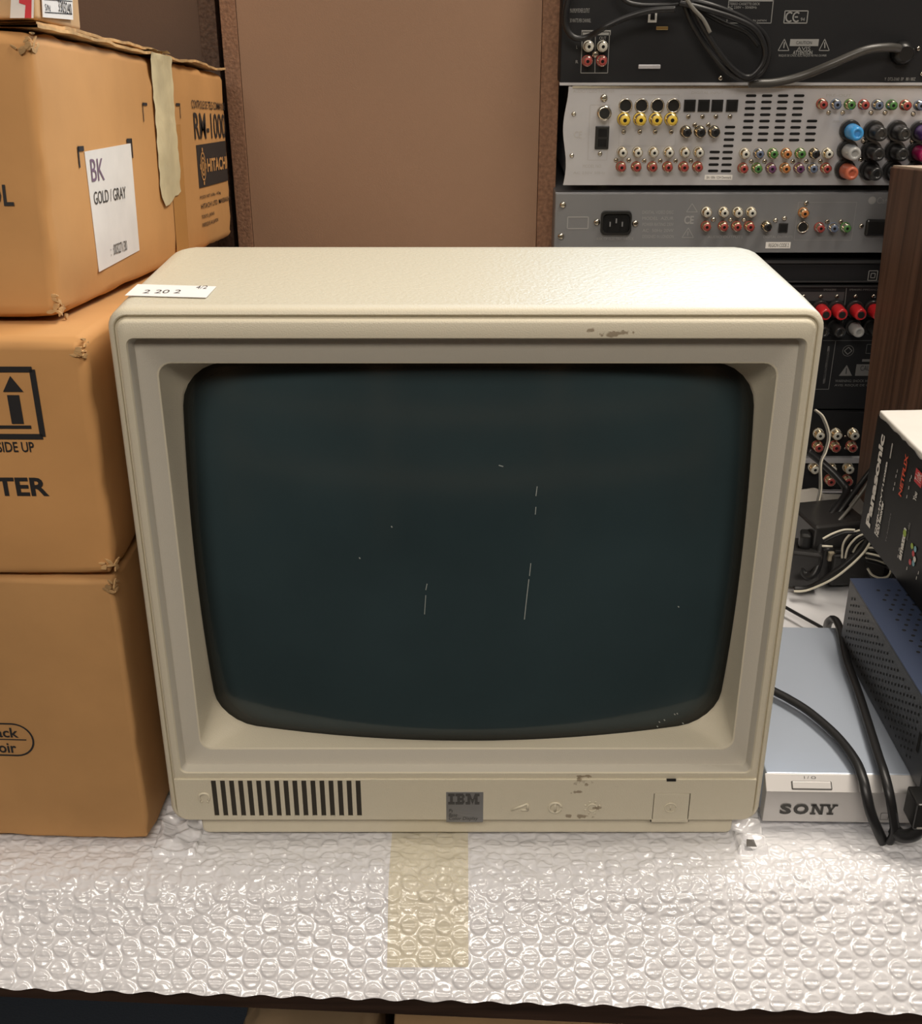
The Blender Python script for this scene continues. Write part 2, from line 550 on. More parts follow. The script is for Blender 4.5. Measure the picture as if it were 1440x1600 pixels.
# ------------------------------------------------------------------ table
tb = thing('table', 'long dark-edged table under the white bubble wrap, in front', 'table', (0, 0.9, -0.88))
mb = MB()
xs = [-1.1, 1.1]
prof = []
for x in xs:
    ts = 0.0695 + 0.026 * x
    yb, zb = 0.54 - 0.707 * ts, -0.0045 - 0.707 * ts
    prof.append([(x, 0.548, -0.0075), (x, yb + 0.006, zb + 0.001), (x, yb + 0.002, zb - 0.0015),
                 (x, yb + 0.0035, zb - 0.0115 - 0.011 * (x + .25) / .5), (x, 0.60, zb - 0.03), (x, 1.45, -0.085), (x, 1.45, -0.0075)])
mb.loft(prof, 0, False, True, True)
mb.build('tabletop', M_table, tb)
for lx in (-1.02, 1.0):
    for ly in (0.66, 1.38):
        MB().box(lx - .025, lx + .025, ly - .025, ly + .025, -0.88, -0.08).build('leg', M_table, tb, bevel=0.002)

# ------------------------------------------------------------------ bubble wrap
TF = 0.06


def wrap_surface(X, S, hi=True, off=0.0, rumple=True):
    """X: world x, S: distance forward from Y = 0.60 (negative: backwards); all numpy, same shape"""
    rs = np.random.RandomState(4)
    # profile table
    t = np.linspace(0, 0.2, 801)
    phi = R(46) * np.clip((t - TF + 0.020) / 0.034, 0, 1)
    phi = np.where(t < TF + 0.02, phi * phi / R(46), phi)
    cy = np.concatenate([[0], np.cumsum(np.cos(phi[:-1]) * (t[1] - t[0]))])
    cz = np.concatenate([[0], np.cumsum(np.sin(phi[:-1]) * (t[1] - t[0]))])
    Sp = np.clip(S, 0, None)
    ph = np.interp(Sp, t, phi)
    Y = 0.60 - np.where(S > 0, np.interp(Sp, t, cy), S)
    Z = -0.0046 - np.interp(Sp, t, cz)
    # bubbles
    DX, DS, RB = 0.01005, 0.0118, 0.0053
    ci = np.round(X / DX)
    so = S + (np.mod(ci, 2)) * DS / 2
    ri = np.round(so / DS)
    best = np.zeros_like(X)
    for dc in (-1, 0, 1):
        c = ci + dc
        so = S + np.mod(c, 2) * DS / 2
        for dr in (-1, 0, 1):
            r = np.round(so / DS) + dr
            h1 = np.mod(np.sin(c * 12.9898 + r * 78.233) * 43758.5453, 1.0)
            h2 = np.mod(np.sin(c * 39.346 + r * 11.135) * 24634.6345, 1.0)
            h3 = np.mod(np.sin(c * 7.13 + r * 151.7) * 9631.12, 1.0)
            lx = X - c * DX - (h1 - .5) * 0.0006
            ls = so - r * DS - (h2 - .5) * 0.0006
            d = np.sqrt(lx ** 2 + ls ** 2)
            q = np.clip((RB - d) / 0.0010, 0, 1); q = q * q * (3 - 2 * q)
            hh = 0.0008 * (0.5 + 0.7 * h1) * q
            dish = 0.0003 * h2 * np.exp(-(d / 0.003) ** 2)
            cr = (ls - (h2 - .5) * 0.0022 - 0.12 * lx * (h3 - .5))
            crease = 0.0011 * (0.25 + h3) * np.exp(-(cr / 0.00055) ** 2) * np.clip((0.0042 - np.abs(lx)) / 0.0012, 0, 1)
            crease -= 0.0004 * np.exp(-((cr - 0.0013) / 0.0008) ** 2) * q
            best = np.maximum(best, np.where(q > 0, hh - (dish + crease) * q, 0))
    H = best * (0.85 - 0.5 * np.clip((0.05 - S) / 0.03, 0, 1))
    if rumple:
        sh = X.shape
        nz = np.empty(X.size)
        xf, sf = X.ravel(), S.ravel()
        for i in range(X.size):
            x, s = xf[i], sf[i]
            a = noise.noise((x * 55, s * 90, 1.3))
            b = noise.noise((x * 170 + 3, s * 230, 4.1))
            c = noise.noise((x * 9, s * 16, 8.8))
            am = 0.35 + 0.95 * math.exp(-((s - 0.062) / 0.022) ** 2) + (0.6 if s < 0.02 else 0)
            nz[i] = am * (0.0009 * (1 - abs(a) * 2.2) + 0.00055 * (1 - abs(b) * 2.4)) + 0.0016 * c - 0.0004
            if s < 0.045 and (-0.186 < x < -0.160 or 0.168 < x < 0.186):
                nz[i] += 0.004 * (1 - abs(a) * 2)
        H = H + nz.reshape(sh)
    H = np.where(S < 0.02, np.minimum(H, np.where((np.abs(X) < 0.158), 0.003, H)), H) + off
    Y = Y - H * np.sin(ph)
    Z = Z + H * np.cos(ph)
    return Y, Z


def grid_mesh(name, X, Y, Z, m, parent):
    a, b = X.shape
    off = wpos(parent) if parent is not None else Vector((0, 0, 0))
    co = np.stack([X - off.x, Y - off.y, Z - off.z], -1).reshape(-1, 3)
    me = bpy.data.meshes.new(name)
    i = np.arange(a * b).reshape(a, b)
    q = np.stack([i[:-1, :-1], i[1:, :-1], i[1:, 1:], i[:-1, 1:]], -1).reshape(-1, 4)
    me.vertices.add(a * b); me.vertices.foreach_set('co', co.ravel())
    me.loops.add(q.size); me.loops.foreach_set('vertex_index', q.ravel().astype(np.int32))
    me.polygons.add(len(q)); me.polygons.foreach_set('loop_start', np.arange(0, q.size, 4, dtype=np.int32))
    me.update(calc_edges=True)
    me.polygons.foreach_set('use_smooth', np.ones(len(q), bool))
    me.materials.append(m)
    me.validate()
    return link(name, me, parent)


wrap = thing('bubble_wrap', 'white bubble wrap sheet laid over the table under everything', 'bubble wrap', (0, 0.56, 0))
xg = np.concatenate([np.arange(-1.0, -0.31, 0.02), np.arange(-0.31, 0.34, 0.00062), np.arange(0.345, 1.0, 0.02)])
sg = np.concatenate([np.arange(-0.80, -0.02, 0.006), np.linspace(-0.015, 1.0, 225)])  # second half is 0..1 of the front length
n0 = len(np.arange(-0.80, -0.02, 0.006))
XX, SS = np.meshgrid(xg, sg, indexing='ij')
TT = TF + 0.0695 + 0.026 * XX
SS = SS.copy()
SS[:, n0:] = -0.015 + (SS[:, n0:] + 0.015) / 1.015 * (TT[:, n0:] + 0.015 + 0.0007 * np.sin(XX[:, n0:] * 290))
# wrap behind: thin out the x resolution cost by building in two sheets that share an edge row
xb = np.concatenate([np.arange(-1.0, 1.001, 0.006)])
front = grid_mesh('front_sheet', XX[:, n0 - 1:], *wrap_surface(XX[:, n0 - 1:], SS[:, n0 - 1:]), M_wrap, wrap)
XB, SB = np.meshgrid(xb, np.concatenate([np.arange(-0.80, -0.021, 0.006), [-0.0205]]), indexing='ij')
back = grid_mesh('rear_sheet', XB, *wrap_surface(XB, SB), M_wrap, wrap)
xt = np.arange(-0.0425, 0.0050, 0.0009)
st = np.arange(0.022, TF + 0.052, 0.0009)
XT, STT = np.meshgrid(xt, st, indexing='ij')
tp = grid_mesh('packing_tape', XT, *wrap_surface(XT, STT, off=0.00035), M_tape, wrap)
tp['label'] = 'yellowed clear tape strip'

# ------------------------------------------------------------------ computer monitor
mon = thing('computer_monitor', 'large beige computer monitor with a dark blank screen', 'monitor', (0.0025, 0.564, 0))
mon['label'] = 'large beige computer monitor with a dark blank screen, standing on bubble wrap'
X0, X1, Z0, Z1 = -0.1750, 0.1800, 0.0115, 0.3300


def R_(ins, Y, r):
    return rrect(X0 + ins, X1 - ins, Z0 + ins, Z1 - ins, max(r - ins, 0.0015), Y, 6, 16)


mb = MB()
mb.loft([R_(0, 0.566 + .0095, .0105), R_(0, .5705, .0105), R_(.0004, .5688, .0105), R_(.0014, .5673, .0105), R_(.0028, .5667, .0105),
         R_(.0034, .5671, .0105), R_(.0037, .5685, .0105), R_(.0046, .5685, .0105), R_(.0049, .5660, .0105), R_(.0054, .5648, .0105), R_(.0066, .5640, .0105),
         rrect(-.1657, .1713, .0502, .3160, .0042, .5640, 6, 16), rrect(-.1650, .1706, .0506, .3153, .0038, .5650, 6, 16),
         rrect(-.1634, .1690, .0512, .3136, .0030, .5708, 6, 16), rrect(-.1626, .1682, .0520, .3128, .0030, .5712, 6, 16),
         rrect(-.1540, .1607, .0620, .3013, .0075, .5712, 6, 16), rrect(-.1532, .1599, .0629, .3004, .0070, .5718, 6, 16),
         ], 0, False)
NR = 4 * 22
GX, GZ = 0.0040, 0.1800


def glass(x, z):
    return 0.5705 + (x * x + z * z) / 1.5


gw, gh = 0.1505, 0.1135


def glass_ring(sc=1.0):
    out = []
    for x, _, z in rrect(-gw, gw, -gh, gh, 0.023, 0, 6, 16):
        x2 = x * (1 + 0.015 * (1 - (z / gh) ** 2)); z2 = z * (1 + 0.040 * (1 - (x / gw) ** 2))
        x2 *= sc; z2 *= sc
        out.append((GX + x2, glass(x2, z2), GZ + z2))
    return out


# soft sloping mask from the opening to the glass
r_op = rrect(-.1532, .1599, .0629, .3004, .0070, .5718, 6, 16)
g = glass_ring(1.0)
steps = []
for t in (0, .33, .66, .9, 1.0, 1.0):
    steps.append([tuple(Vector(a).lerp(Vector(b), t) + Vector((0, 0.0015 * math.sin(math.pi * t), 0))) for a, b in zip(r_op, g)])
steps[-1] = [(x, y + 0.006, z) for x, y, z in g]
mb.loft(steps, 0, True)
bez = mb.build('bezel', [M_case, mat('grey_putty_plastic', (0.51, 0.48, 0.41), 0.5, bump=(1500, 0.3, 0.0005))], mon)
for i_, p in enumerate(bez.data.polygons):
    if 12 * NR <= i_ < 15 * NR: p.material_index = 1
for p in bez.data.polygons: p.use_smooth = True
for o in (bez,):
    es = o.modifiers.new('split', 'EDGE_SPLIT'); es.split_angle = R(38)
# glass
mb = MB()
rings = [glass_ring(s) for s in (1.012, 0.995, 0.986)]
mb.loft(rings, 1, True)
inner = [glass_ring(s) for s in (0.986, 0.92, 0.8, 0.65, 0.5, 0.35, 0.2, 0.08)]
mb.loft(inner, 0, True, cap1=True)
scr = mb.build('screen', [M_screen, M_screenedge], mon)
# scratches and dust on the glass
mb = MB()
GF = Face((0, 0, 0), (1, 0, 0), (0, 0, 1))


def gpt(px, py):
    p = at(px, py, 0.573)
    for _ in range(4):
        p = at(px, py, glass(p.x - GX, p.z - GZ) - 0.0002)
    return p


def scratch(pts, w):
    for a, b in zip(pts[:-1], pts[1:]):
        a, b = gpt(*a), gpt(*b); n = (b - a).normalized().cross(Vector((0, 1, 0))) * w
        mb.add([a - n, a + n, b + n, b - n], [(0, 1, 2, 3)])


scratch([(839, 760), (837, 775)], .0002); scratch([(837, 792), (836, 804)], .0002); scratch([(829, 880), (827, 900)], .0002)
scratch([(826, 905), (822, 940), (819, 968)], .00022); scratch([(779, 727), (786, 729)], .0003)
scratch([(667, 912), (665, 922)], .0002); scratch([(665, 930), (663, 960)], .00018)
for px, py in ((1029, 1127), (1037, 1124), (1053, 1115), (1066, 1129), (1026, 1134), (1057, 1114), (1059, 947), (561, 871), (611, 822)):
    scratch([(px, py), (px + 1.6, py + 2.2)], .0003)
mb.build('scratch_marks', mat('pale_scratch', (0.35, 0.38, 0.36), 0.6), mon)
# housing behind the bezel
mb = MB()


def H_(ix, iz0, iz1, Y, r):
    return rrect(X0 + ix, X1 - ix, Z0 + iz0, Z1 - iz1, r, Y, 6, 8)


mb.loft([H_(.003, .003, .003, .5745, .0105), H_(0, 0, 0, .5745, .0105), H_(-.0002, 0, -.0002, .60, .011), H_(.0010, 0, -.0010, .690, .015),
         H_(.0024, 0.001, .0002, .700, .016), H_(.0055, .003, .0035, .7075, .018), H_(.020, .01, .025, .74, .03), H_(.045, .02, .06, .80, .03),
         H_(.070, .03, .085, .86, .03), H_(.075, .035, .09, .915, .025), H_(.082, .04, .097, .92, .02)], 0, True, False, True)
hs = mb.build('housing', beige('putty_grained_plastic', (0.60, 0.555, 0.43), 480), mon)
es = hs.modifiers.new('split', 'EDGE_SPLIT'); es.split_angle = R(50)
hs.data.materials[0].node_tree.nodes['Principled BSDF'].inputs['Roughness'].default_value = 0.36
hs.data.materials[0].node_tree.nodes['Bump'].inputs['Strength'].default_value = 0.8
hs.data.materials[0].node_tree.nodes['Bump'].inputs['Distance'].default_value = 0.0005
# base under the bezel
mb = MB()
mb.loft([rrect(-.158, .1655, .0, .016, .0035, .5705, 4, 6), rrect(-.158, .1655, .0, .016, .0035, .80, 4, 6)], 0, False, True, True)
mb.build('base', M_case, mon, bevel=0.0012)
# control panel with its vent slots and the button opening
FF = Face((0, 0.5640, 0), (1, 0, 0), (0, 0, 1))
cz0, cz1 = 0.0185, 0.0462
cx0, cx1 = -0.1695, 0.1745
s0 = FF.hit(333, 1248)[0]; sp = (FF.hit(557, 1252)[0] - s0) / 16.0
bx0, bx1 = FF.hit(1020, 1262)[0], FF.hit(1075, 1262)[0]
bz1, bz0 = FF.hit(1045, 1239)[1], FF.hit(1045, 1282)[1]
mb = MB()
YF, YB = 0.5630, 0.5645


def pl(x0, x1, z0, z1):
    mb.box(x0, x1, YF, YB, z0, z1)


pf = Face((0, YB, 0), (1, 0, 0), (0, 0, 1))
rr = 0.006
arcL = [(cx0 + rr - rr * math.sin(R(a)), cz0 - .002 + rr - rr * math.cos(R(a))) for a in (0, 22, 45, 67, 90)]
zb = cz0 - .002
mb.prism([(s0, zb)] + arcL + [(cx0, cz1), (s0, cz1)][0:2], pf, 0, YB - YF)
sz0, sz1 = cz0 + 0.0005, cz1 - 0.0006
for i in range(17):
    a = s0 + i * sp; w = sp * 0.54
    pl(a, a + w, zb, sz0); pl(a, a + w, sz1, cz1)
    if i < 16: pl(a + w, a + sp, zb, cz1)
e = s0 + 16 * sp + sp * 0.54
gp = 0.0004
pl(e, bx0 - gp, zb, cz1)
pl(bx0 - gp, bx1 + gp, zb, bz0 - gp); pl(bx0 - gp, bx1 + gp, bz1 + gp, cz1)
arcR = [(cx1 - rr + rr * math.sin(R(a)), cz0 - .002 + rr - rr * math.cos(R(a))) for a in (90, 67, 45, 22, 0)]
mb.prism([(bx1 + gp, cz1), (cx1, cz1)] + arcR + [(bx1 + gp, zb)], pf, 0, YB - YF)
mb.build('control_panel', M_case, mon)
MB().box(s0 - .0005, e + .0005, .56395, .5648, zb + .001, cz1 - .0004).build('vent_shade_backing', M_dark, mon)  # dark plate close behind; its colour stands in for shade of deep slots
MB().box(bx0 - .001, bx1 + .001, .56395, .5648, bz0 - .001, bz1 + .001).build('button_well', M_dark, mon)
u0, v0 = FF.hit(1040, 1226); u1, v1 = FF.hit(1055, 1222)
MB().box(u0, u1, .56275, .5642, .0452, .0464).build('power_light', M_hole, mon)


def ringpts(F, cu, cv, r, a0=0, a1=360, n=20):
    return [F.pt(cu + r * math.cos(R(a0 + (a1 - a0) * i / n)), cv + r * math.sin(R(a0 + (a1 - a0) * i / n)), 0.0001) for i in range(n + 1)]


PF = Face((0, YF, 0), (1, 0, 0), (0, 0, 1))
pb = MB().box(bx0, bx1, YF + .0001, YB, bz0, bz1).build('power_button', M_case, mon, bevel=0.0004)
mb = MB()
c = PF.hit(1047, 1262)
mb.tube(ringpts(PF, c[0], c[1], .0033), .0004, 6, 0, 1)
mb.tube([PF.pt(c[0], c[1] - .0016), PF.pt(c[0], c[1] + .0016)], .0004, 6, 0, 1)
mb.build('power_symbol', M_case, pb)
mb = MB()
c = PF.hit(867, 1262)
mb.tube(ringpts(PF, c[0], c[1], .0036), .0008, 6, 0, 1)
mb.tube([PF.pt(c[0], c[1] - .003), PF.pt(c[0], c[1] + .003)], .0008, 6, 0, 1)
c = PF.hit(925, 1262)
mb.tube(ringpts(PF, c[0], c[1], .0027), .0005, 6, 0, 1)
for k in range(8):
    a = R(45 * k + 22)
    mb.tube([PF.pt(c[0] + .004 * math.cos(a), c[1] + .004 * math.sin(a)), PF.pt(c[0] + .0051 * math.cos(a), c[1] + .0051 * math.sin(a))], .0005, 6, 0, 1)
a, b, c2 = PF.hit(798, 1266), PF.hit(824, 1256), PF.hit(824, 1266)
for p, q in ((a, b), (b, c2), ((c2[0] - .004, c2[1] + .0003), c2)):
    mb.tube([PF.pt(*p), PF.pt(*q)], .0008, 6, 0, 1)
c = PF.hit(319, 1247)
mb.tube(ringpts(PF, c[0], c[1] + .0005, .0030, -40, 220), .0008, 6, 0, 1)
for sgn in (-1, 1):
    mb.tube([PF.pt(c[0] + sgn * .0024, c[1] - .0030), PF.pt(c[0] + sgn * .0012, c[1] - .0022)], .0007, 6, 0, 1)
mb.build('control_symbols', M_case, mon)
# badge
u0, v0 = PF.hit(697, 1284.5); u1, v1 = PF.hit(755, 1237.5)
bd = MB().box(u0, u1, YF - .0002, YF + .0004, v0, v1).build('badge', M_badge, mon, bevel=0.0002)
BF = Face((u0, YF - .0002, v0), (1, 0, 0), (0, 0, 1))
bw, bh = u1 - u0, v1 - v0
rows = [[(0, 9), (10, 21), (24, 30.5), (36.5, 43)], [(0, 9), (10, 22.3), (24, 31.2), (35.8, 43)],
        [(2.5, 6.5), (12.5, 16.5), (18.7, 22.7), (26.5, 31.9), (35.1, 40.5)], [(2.5, 6.5), (12.5, 21.3), (26.5, 32.6), (34.4, 40.5)],
        [(2.5, 6.5), (12.5, 21.3), (26.5, 30.5), (31, 36), (36.5, 40.5)], [(2.5, 6.5), (12.5, 16.5), (18.7, 22.7), (26.5, 30.5), (31.7, 35.3), (36.5, 40.5)],
        [(0, 9), (10, 22.3), (24, 30.5), (32.4, 34.6), (36.5, 43)], [(0, 9), (10, 21), (24, 30.5), (33.1, 33.9), (36.5, 43)]]
mb = MB()
lw, lh = bw * 0.84, bh * 0.36
for i, rw in enumerate(rows):
    zt = bh * 0.955 - lh * i / 8
    for a, b in rw:
        ua, ub = bw * .055 + a / 43 * lw, bw * .055 + b / 43 * lw
        mb.add([BF.pt(ua, zt - lh / 8 * .74, .0002), BF.pt(ub, zt - lh / 8 * .74, .0002), BF.pt(ub, zt, .0002), BF.pt(ua, zt, .0002)], [(0, 1, 2, 3)])
text(mb, BF, 'Ps', bw * .07, bh * .34, bw * .18, bh * .455, .0002, shear=.2)
text(mb, BF, 'Base', bw * .07, bh * .20, bw * .30, bh * .31, .0002, shear=.2)
text(mb, BF, 'Color Display', bw * .07, bh * .05, bw * .86, bh * .19, .0002, shear=.2)
mb.build('badge_lettering', M_greyink, bd)
# paper sticker on top of the monitor
SF = Face((0, 0, 0.3306), (1, 0, 0), (0, 1, 0))
pts = [SF.hit(*p) for p in ((195, 462), (322, 465.5), (338, 448), (215, 444.5))]
st_ = tag(MB().prism(pts, SF, 0, 0.0002).build('paper_label', M_paper, None), None, None)
st_.parent = mon; st_.matrix_parent_inverse = Matrix.Translation(-mon.location)
mb = MB()
textp(mb, SF, '2 20 2', (222, 459), (285, 453.5), h=.0003)
textp(mb, SF, '4/2', (305, 452), (326, 447), h=.0003)
o = mb.build('pencil_marks', M_greyink, None); o.parent = st_; o.matrix_parent_inverse = st_.matrix_parent_inverse @ Matrix()
o.matrix_parent_inverse = Matrix.Identity(4)

# ------------------------------------------------------------------ cardboard boxes on the left
# bottom carton
b1 = thing('cardboard_box', 'plain brown cardboard box, lowest of the stack left of the monitor', 'cardboard box', (-0.36, 0.72, 0.0), 'cardboard boxes stacked left of the monitor')
TH = R(-2.5)
O1 = Vector((-0.188, 0.562, 0.0))
M1 = Matrix.Translation(O1) @ Matrix.Rotation(TH, 4, 'Z') @ Matrix.Translation((-0.42, 0, 0))
TILT = R(-7.5)
topz = lambda p: p.z
mb = carton(MB(), M1, 0.42, 0.34, 0.181, 0.004, 0.014, 0.0002, 0, 2.0)
mb.build('body', M_card2, b1, wn=True)
F1 = Face(M1 @ Vector((0.42, 0, 0)), M1.to_3x3() @ Vector((1, 0, 0)), (0, 0, 1))
mb = MB()


def oval(F, u0, v0, u1, v1, w, h=.0008, mbx=None, n=14):
    r = (v1 - v0) / 2
    pts = [(u1 - r + r * math.cos(R(-90 + 180 * i / n)), (v0 + v1) / 2 + r * math.sin(R(-90 + 180 * i / n))) for i in range(n + 1)]
    pts += [(u0 + r + r * math.cos(R(90 + 180 * i / n)), (v0 + v1) / 2 + r * math.sin(R(90 + 180 * i / n))) for i in range(n + 1)]
    pts.append(pts[0])
    for a, b in zip(pts[:-1], pts[1:]):
        if (Vector(a) - Vector(b)).length > 1e-7: line(mbx, F, a, b, w, h)


u1, vm = F1.hit(52, 1156); vt = F1.hit(30, 1131)[1]; vb = F1.hit(30, 1180)[1]
oval(F1, u1 - 0.05, vb, u1, vt, .0011, .0003, mbx=mb)
line(mb, F1, (u1 - .045, vm), (u1 - .004, vm), .0008, .0003)
textp(mb, F1, 'Black', (-24, 1151), (27, 1137), h=.0003, bold=.02)
textp(mb, F1, 'Noir', (-18, 1175), (24, 1160), h=.0003, bold=.02)
pr = mb.build('printed_marks', M_ink, b1)

# middle carton, its lid crushed down towards the back
b2 = thing('cardboard_box', 'cardboard box printed with an up arrow and SIDE UP, middle of the left stack', 'cardboard box', (-0.36, 0.72, 0.181), 'cardboard boxes stacked left of the monitor')
O2 = Vector((-0.1852, 0.5630, 0.1815))
M2 = Matrix.Translation(O2) @ Matrix.Rotation(R(-0.5), 4, 'Z') @ Matrix.Translation((-0.42, 0, 0))


def top2(p):
    if p.z < 0.06: return p.z
    k = (p.z - 0.06) / 0.075
    return p.z - k * max(0, (p.y - 0.024)) * 0.132


mb = carton(MB(), M2, 0.42, 0.40, 0.1350, 0.007, 0.014, 0.0002, 0, 5.0, topf=top2, corner=0.006)
mb.build('body', M_card, b2, wn=True)
F2 = Face(M2 @ Vector((0.42, 0, 0)), M2.to_3x3() @ Vector((1, 0, 0)), (0, 0, 1))
mb = MB()
h = .0003
# framed arrow
a = F2.hit(46, 577)
ur, vt = F2.hit(50, 577); ur2, vb = F2.hit(63, 682)
wf = 0.0030
frame(mb, F2, ur - .052, vb, ur, vt, wf, h)
line(mb, F2, (ur - .046, F2.hit(20, 667)[1]), (F2.hit(49, 667)[0], F2.hit(49, 667)[1]), .0018, h)
ax, ay = F2.hit(16, 587); bl = F2.hit(5, 612); br = F2.hit(37, 612)
mb.add([F2.pt(ax, ay, h), F2.pt(bl[0], bl[1], h), F2.pt(br[0], br[1], h)], [(0, 1, 2)])
s1 = F2.hit(11, 617); s2 = F2.hit(30, 617); s3 = F2.hit(36, 662)
mb.add([F2.pt(s1[0], s1[1], h), F2.pt(s1[0], s3[1], h), F2.pt(s2[0], s3[1], h), F2.pt(s2[0], s2[1], h)], [(0, 1, 2, 3)])
textp(mb, F2, 'THIS SIDE UP', (-42, 706), (52, 690), h=h, bold=.015)
textp(mb, F2, 'PRINTER', (-97, 774), (73, 746), h=h, bold=.03)
mb.build('printed_marks', M_ink, b2)
# upper carton, leaning back
O3 = Vector((-0.2030, 0.587, 0.3185))
b3 = thing('cardboard_box', 'worn cardboard box with BK label and masking tape, topmost large box of the left stack', 'cardboard box', (-0.36, 0.80, 0.33), 'cardboard boxes stacked left of the monitor')
M3 = Matrix.Translation(O3) @ Matrix.Rotation(TILT, 4, 'X') @ Matrix.Translation((-0.36, 0, 0))
mb = carton(MB(), M3, 0.36, 0.478, 0.1385, 0.0075, 0.013, 0.0002, 0, 11.0, corner=0.006)
mb.build('body', M_card, b3, wn=True)
mb = MB()
for (y0, y1, dz, lo) in ((0.004, 0.262, 0.0015, 0), (0.010, 0.262, 0.0035, 1), (0.262, 0.474, 0.0020, 2)):
    n = 46
    top, bot = [], []
    for i in range(n + 1):
        y = y0 + (y1 - y0) * i / n
        zz = 0.1385 + dz + 0.0022 * fbm((y, lo, 0), 17, 2) + 0.0008 * fbm((y, lo, 2), 60, 2)
        xx = 0.36 + 0.0005 + 0.0022 * fbm((y, lo, 5), 30, 3) + (0.001 if lo != 1 else -0.0015)
        top.append((xx, y, zz + .0008)); bot.append((xx, y, zz - .0008))
    vs = [M3 @ Vector(p) for p in top + bot + [(p[0] - .08, p[1], 0.1395) for p in bot] + [(p[0] - .08, p[1], 0.1405) for p in top]]
    fs = []
    for i in range(n):
        fs += [(n + 1 + i, n + 2 + i, i + 1, i), (i, i + 1, 3 * (n + 1) + i + 1, 3 * (n + 1) + i), (n + 1 + i, 2 * (n + 1) + i, 2 * (n + 1) + i + 1, n + 2 + i)]
    mb.add(vs, fs)
mb.build('lid_flap', M_cardedge, b3)
U3 = M3.to_3x3() @ Vector((0, 1, 0)); V3 = M3.to_3x3() @ Vector((0, 0, 1))
F3 = Face(O3 + Vector((0.0, 0, 0)), U3, V3)
h = .0004
# white label
q = [F3.hit(*p) for p in ((154, 425), (217, 391), (203, 224), (131, 237))]
lb = MB().prism(q, F3, 0.0001, h).build('paper_label', M_paper, b3)
mb = MB()
textp(mb, F3, 'BK', (142, 284), (159, 247), h=h + .0003)
mb.build('violet_lettering', M_violet, lb)
mb = MB()
textp(mb, F3, 'GOLD / GRAY', (146, 320), (194, 291), h=h + .0003)
textp(mb, F3, ':  :003271/30', (172, 400), (196, 375), h=h + .0003)
mb.build('label_lettering', M_greyink, lb)
mb = MB()


def crop_mark(a, bpx, cpx, w=.0026):
    A, B, C_ = F3.hit(*a), F3.hit(*bpx), F3.hit(*cpx)
    line(mb, F3, A, (B[0], A[1]), w, h); line(mb, F3, (B[0], A[1] + w / 2), (B[0], C_[1]), w * .8, h)


crop_mark((130, 232), (121, 232), (124, 262)); crop_mark((197, 220), (204.5, 219), (206, 247))
crop_mark((229, 163), (222, 163), (224, 190), .0018); crop_mark((274, 163), (280, 162), (281, 185), .0018)
textp(mb, F3, 'CONTROLE DE TELE-COMMANDE', (299, 169), (350, 161), h=h, bold=.01)
textp(mb, F3, 'RM-1000', (304, 218), (350, 178), h=h, bold=.01)
q = [F3.hit(*p) for p in ((311, 294), (355.5, 282), (351, 220), (306, 227))]
mb.prism(q, F3, 0.0001, h)
textp(mb, F3, 'POIDS NET 6.0lbs  4.0kg', (312, 313), (344, 298), h=h, bold=.01)
textp(mb, F3, 'HITACHI LTD. MAEBASHI', (314, 327), (358, 306), h=h, bold=.01)
textp(mb, F3, 'TOKYO, JAPAN', (315, 344), (334, 330), h=h, bold=.01)
textp(mb, F3, 'FABRIQUE AU JAPON', (316, 357), (340, 340), h=h, bold=.01)
mb.build('printed_marks', M_ink, b3)
mb = MB()
textp(mb, F3, 'HITACHI', (323, 269), (352, 244), h=h + .0004, bold=.03)
cu, cv = F3.hit(316, 260)
for r in (.0105, .0065, .003):
    n = 20
    for i in range(n):
        a0, a1 = 2 * math.pi * i / n, 2 * math.pi * (i + 1) / n
        line(mb, F3, (cu + r * .82 * math.cos(a0), cv + r * math.sin(a0)), (cu + r * .82 * math.cos(a1), cv + r * math.sin(a1)), .0017, h + .0004)
for k in range(4):
    a0 = math.pi / 2 * k
    line(mb, F3, (cu + .009 * math.cos(a0), cv + .0105 * math.sin(a0)), (cu + .0115 * math.cos(a0), cv + .014 * math.sin(a0)), .004, h + .0004)
mb.build('knocked_out_lettering', M_card, b3)
# tapes on the side
mb = MB()
q0 = F3.hit(270, 313); q1 = F3.hit(289, 306); qb = F3.hit(272, 378)
mb.add([F3.pt(q0[0], 0.008, .0003), F3.pt(q1[0], 0.008, .0003), F3.pt(q1[0], q1[1] + .05, .0003), F3.pt(q0[0], q0[1] + .05, .0003)], [(0, 1, 2, 3)])
mb.build('packing_tape', M_packtape, b3)
mb = MB()
n = 24; vs = []; fs = []
tl, tr, bl, br = F3.hit(231, 72), F3.hit(263, 84), F3.hit(250, 308), F3.hit(281, 302)
for i in range(n + 1):
    t = i / n
    for j in range(7):
        s = j / 6
        u = (tl[0] * (1 - t) + bl[0] * t) * (1 - s) + (tr[0] * (1 - t) + br[0] * t) * s
        v = (tl[1] * (1 - t) + bl[1] * t) * (1 - s) + (tr[1] * (1 - t) + br[1] * t) * s
        if j in (0, 6): u += 0.0022 * fbm((t, j, 0), 9, 3) + .0010 * fbm((t, j, 0), 31, 3)
        if i == n: v += 0.006 * fbm((s, 2, 0), 3.2, 5) - (.006 if 1 <= j <= 3 else 0)
        vs.append(F3.pt(u, min(v, .1400), .0012 + .0010 * fbm((u, v, 0), 120, 3) + (.0008 if t < .06 else 0)))
for i in range(n):
    for j in range(6):
        a = i * 7 + j; fs.append((a, a + 7, a + 8, a + 1))
mb.add(vs, fs, 0, True)
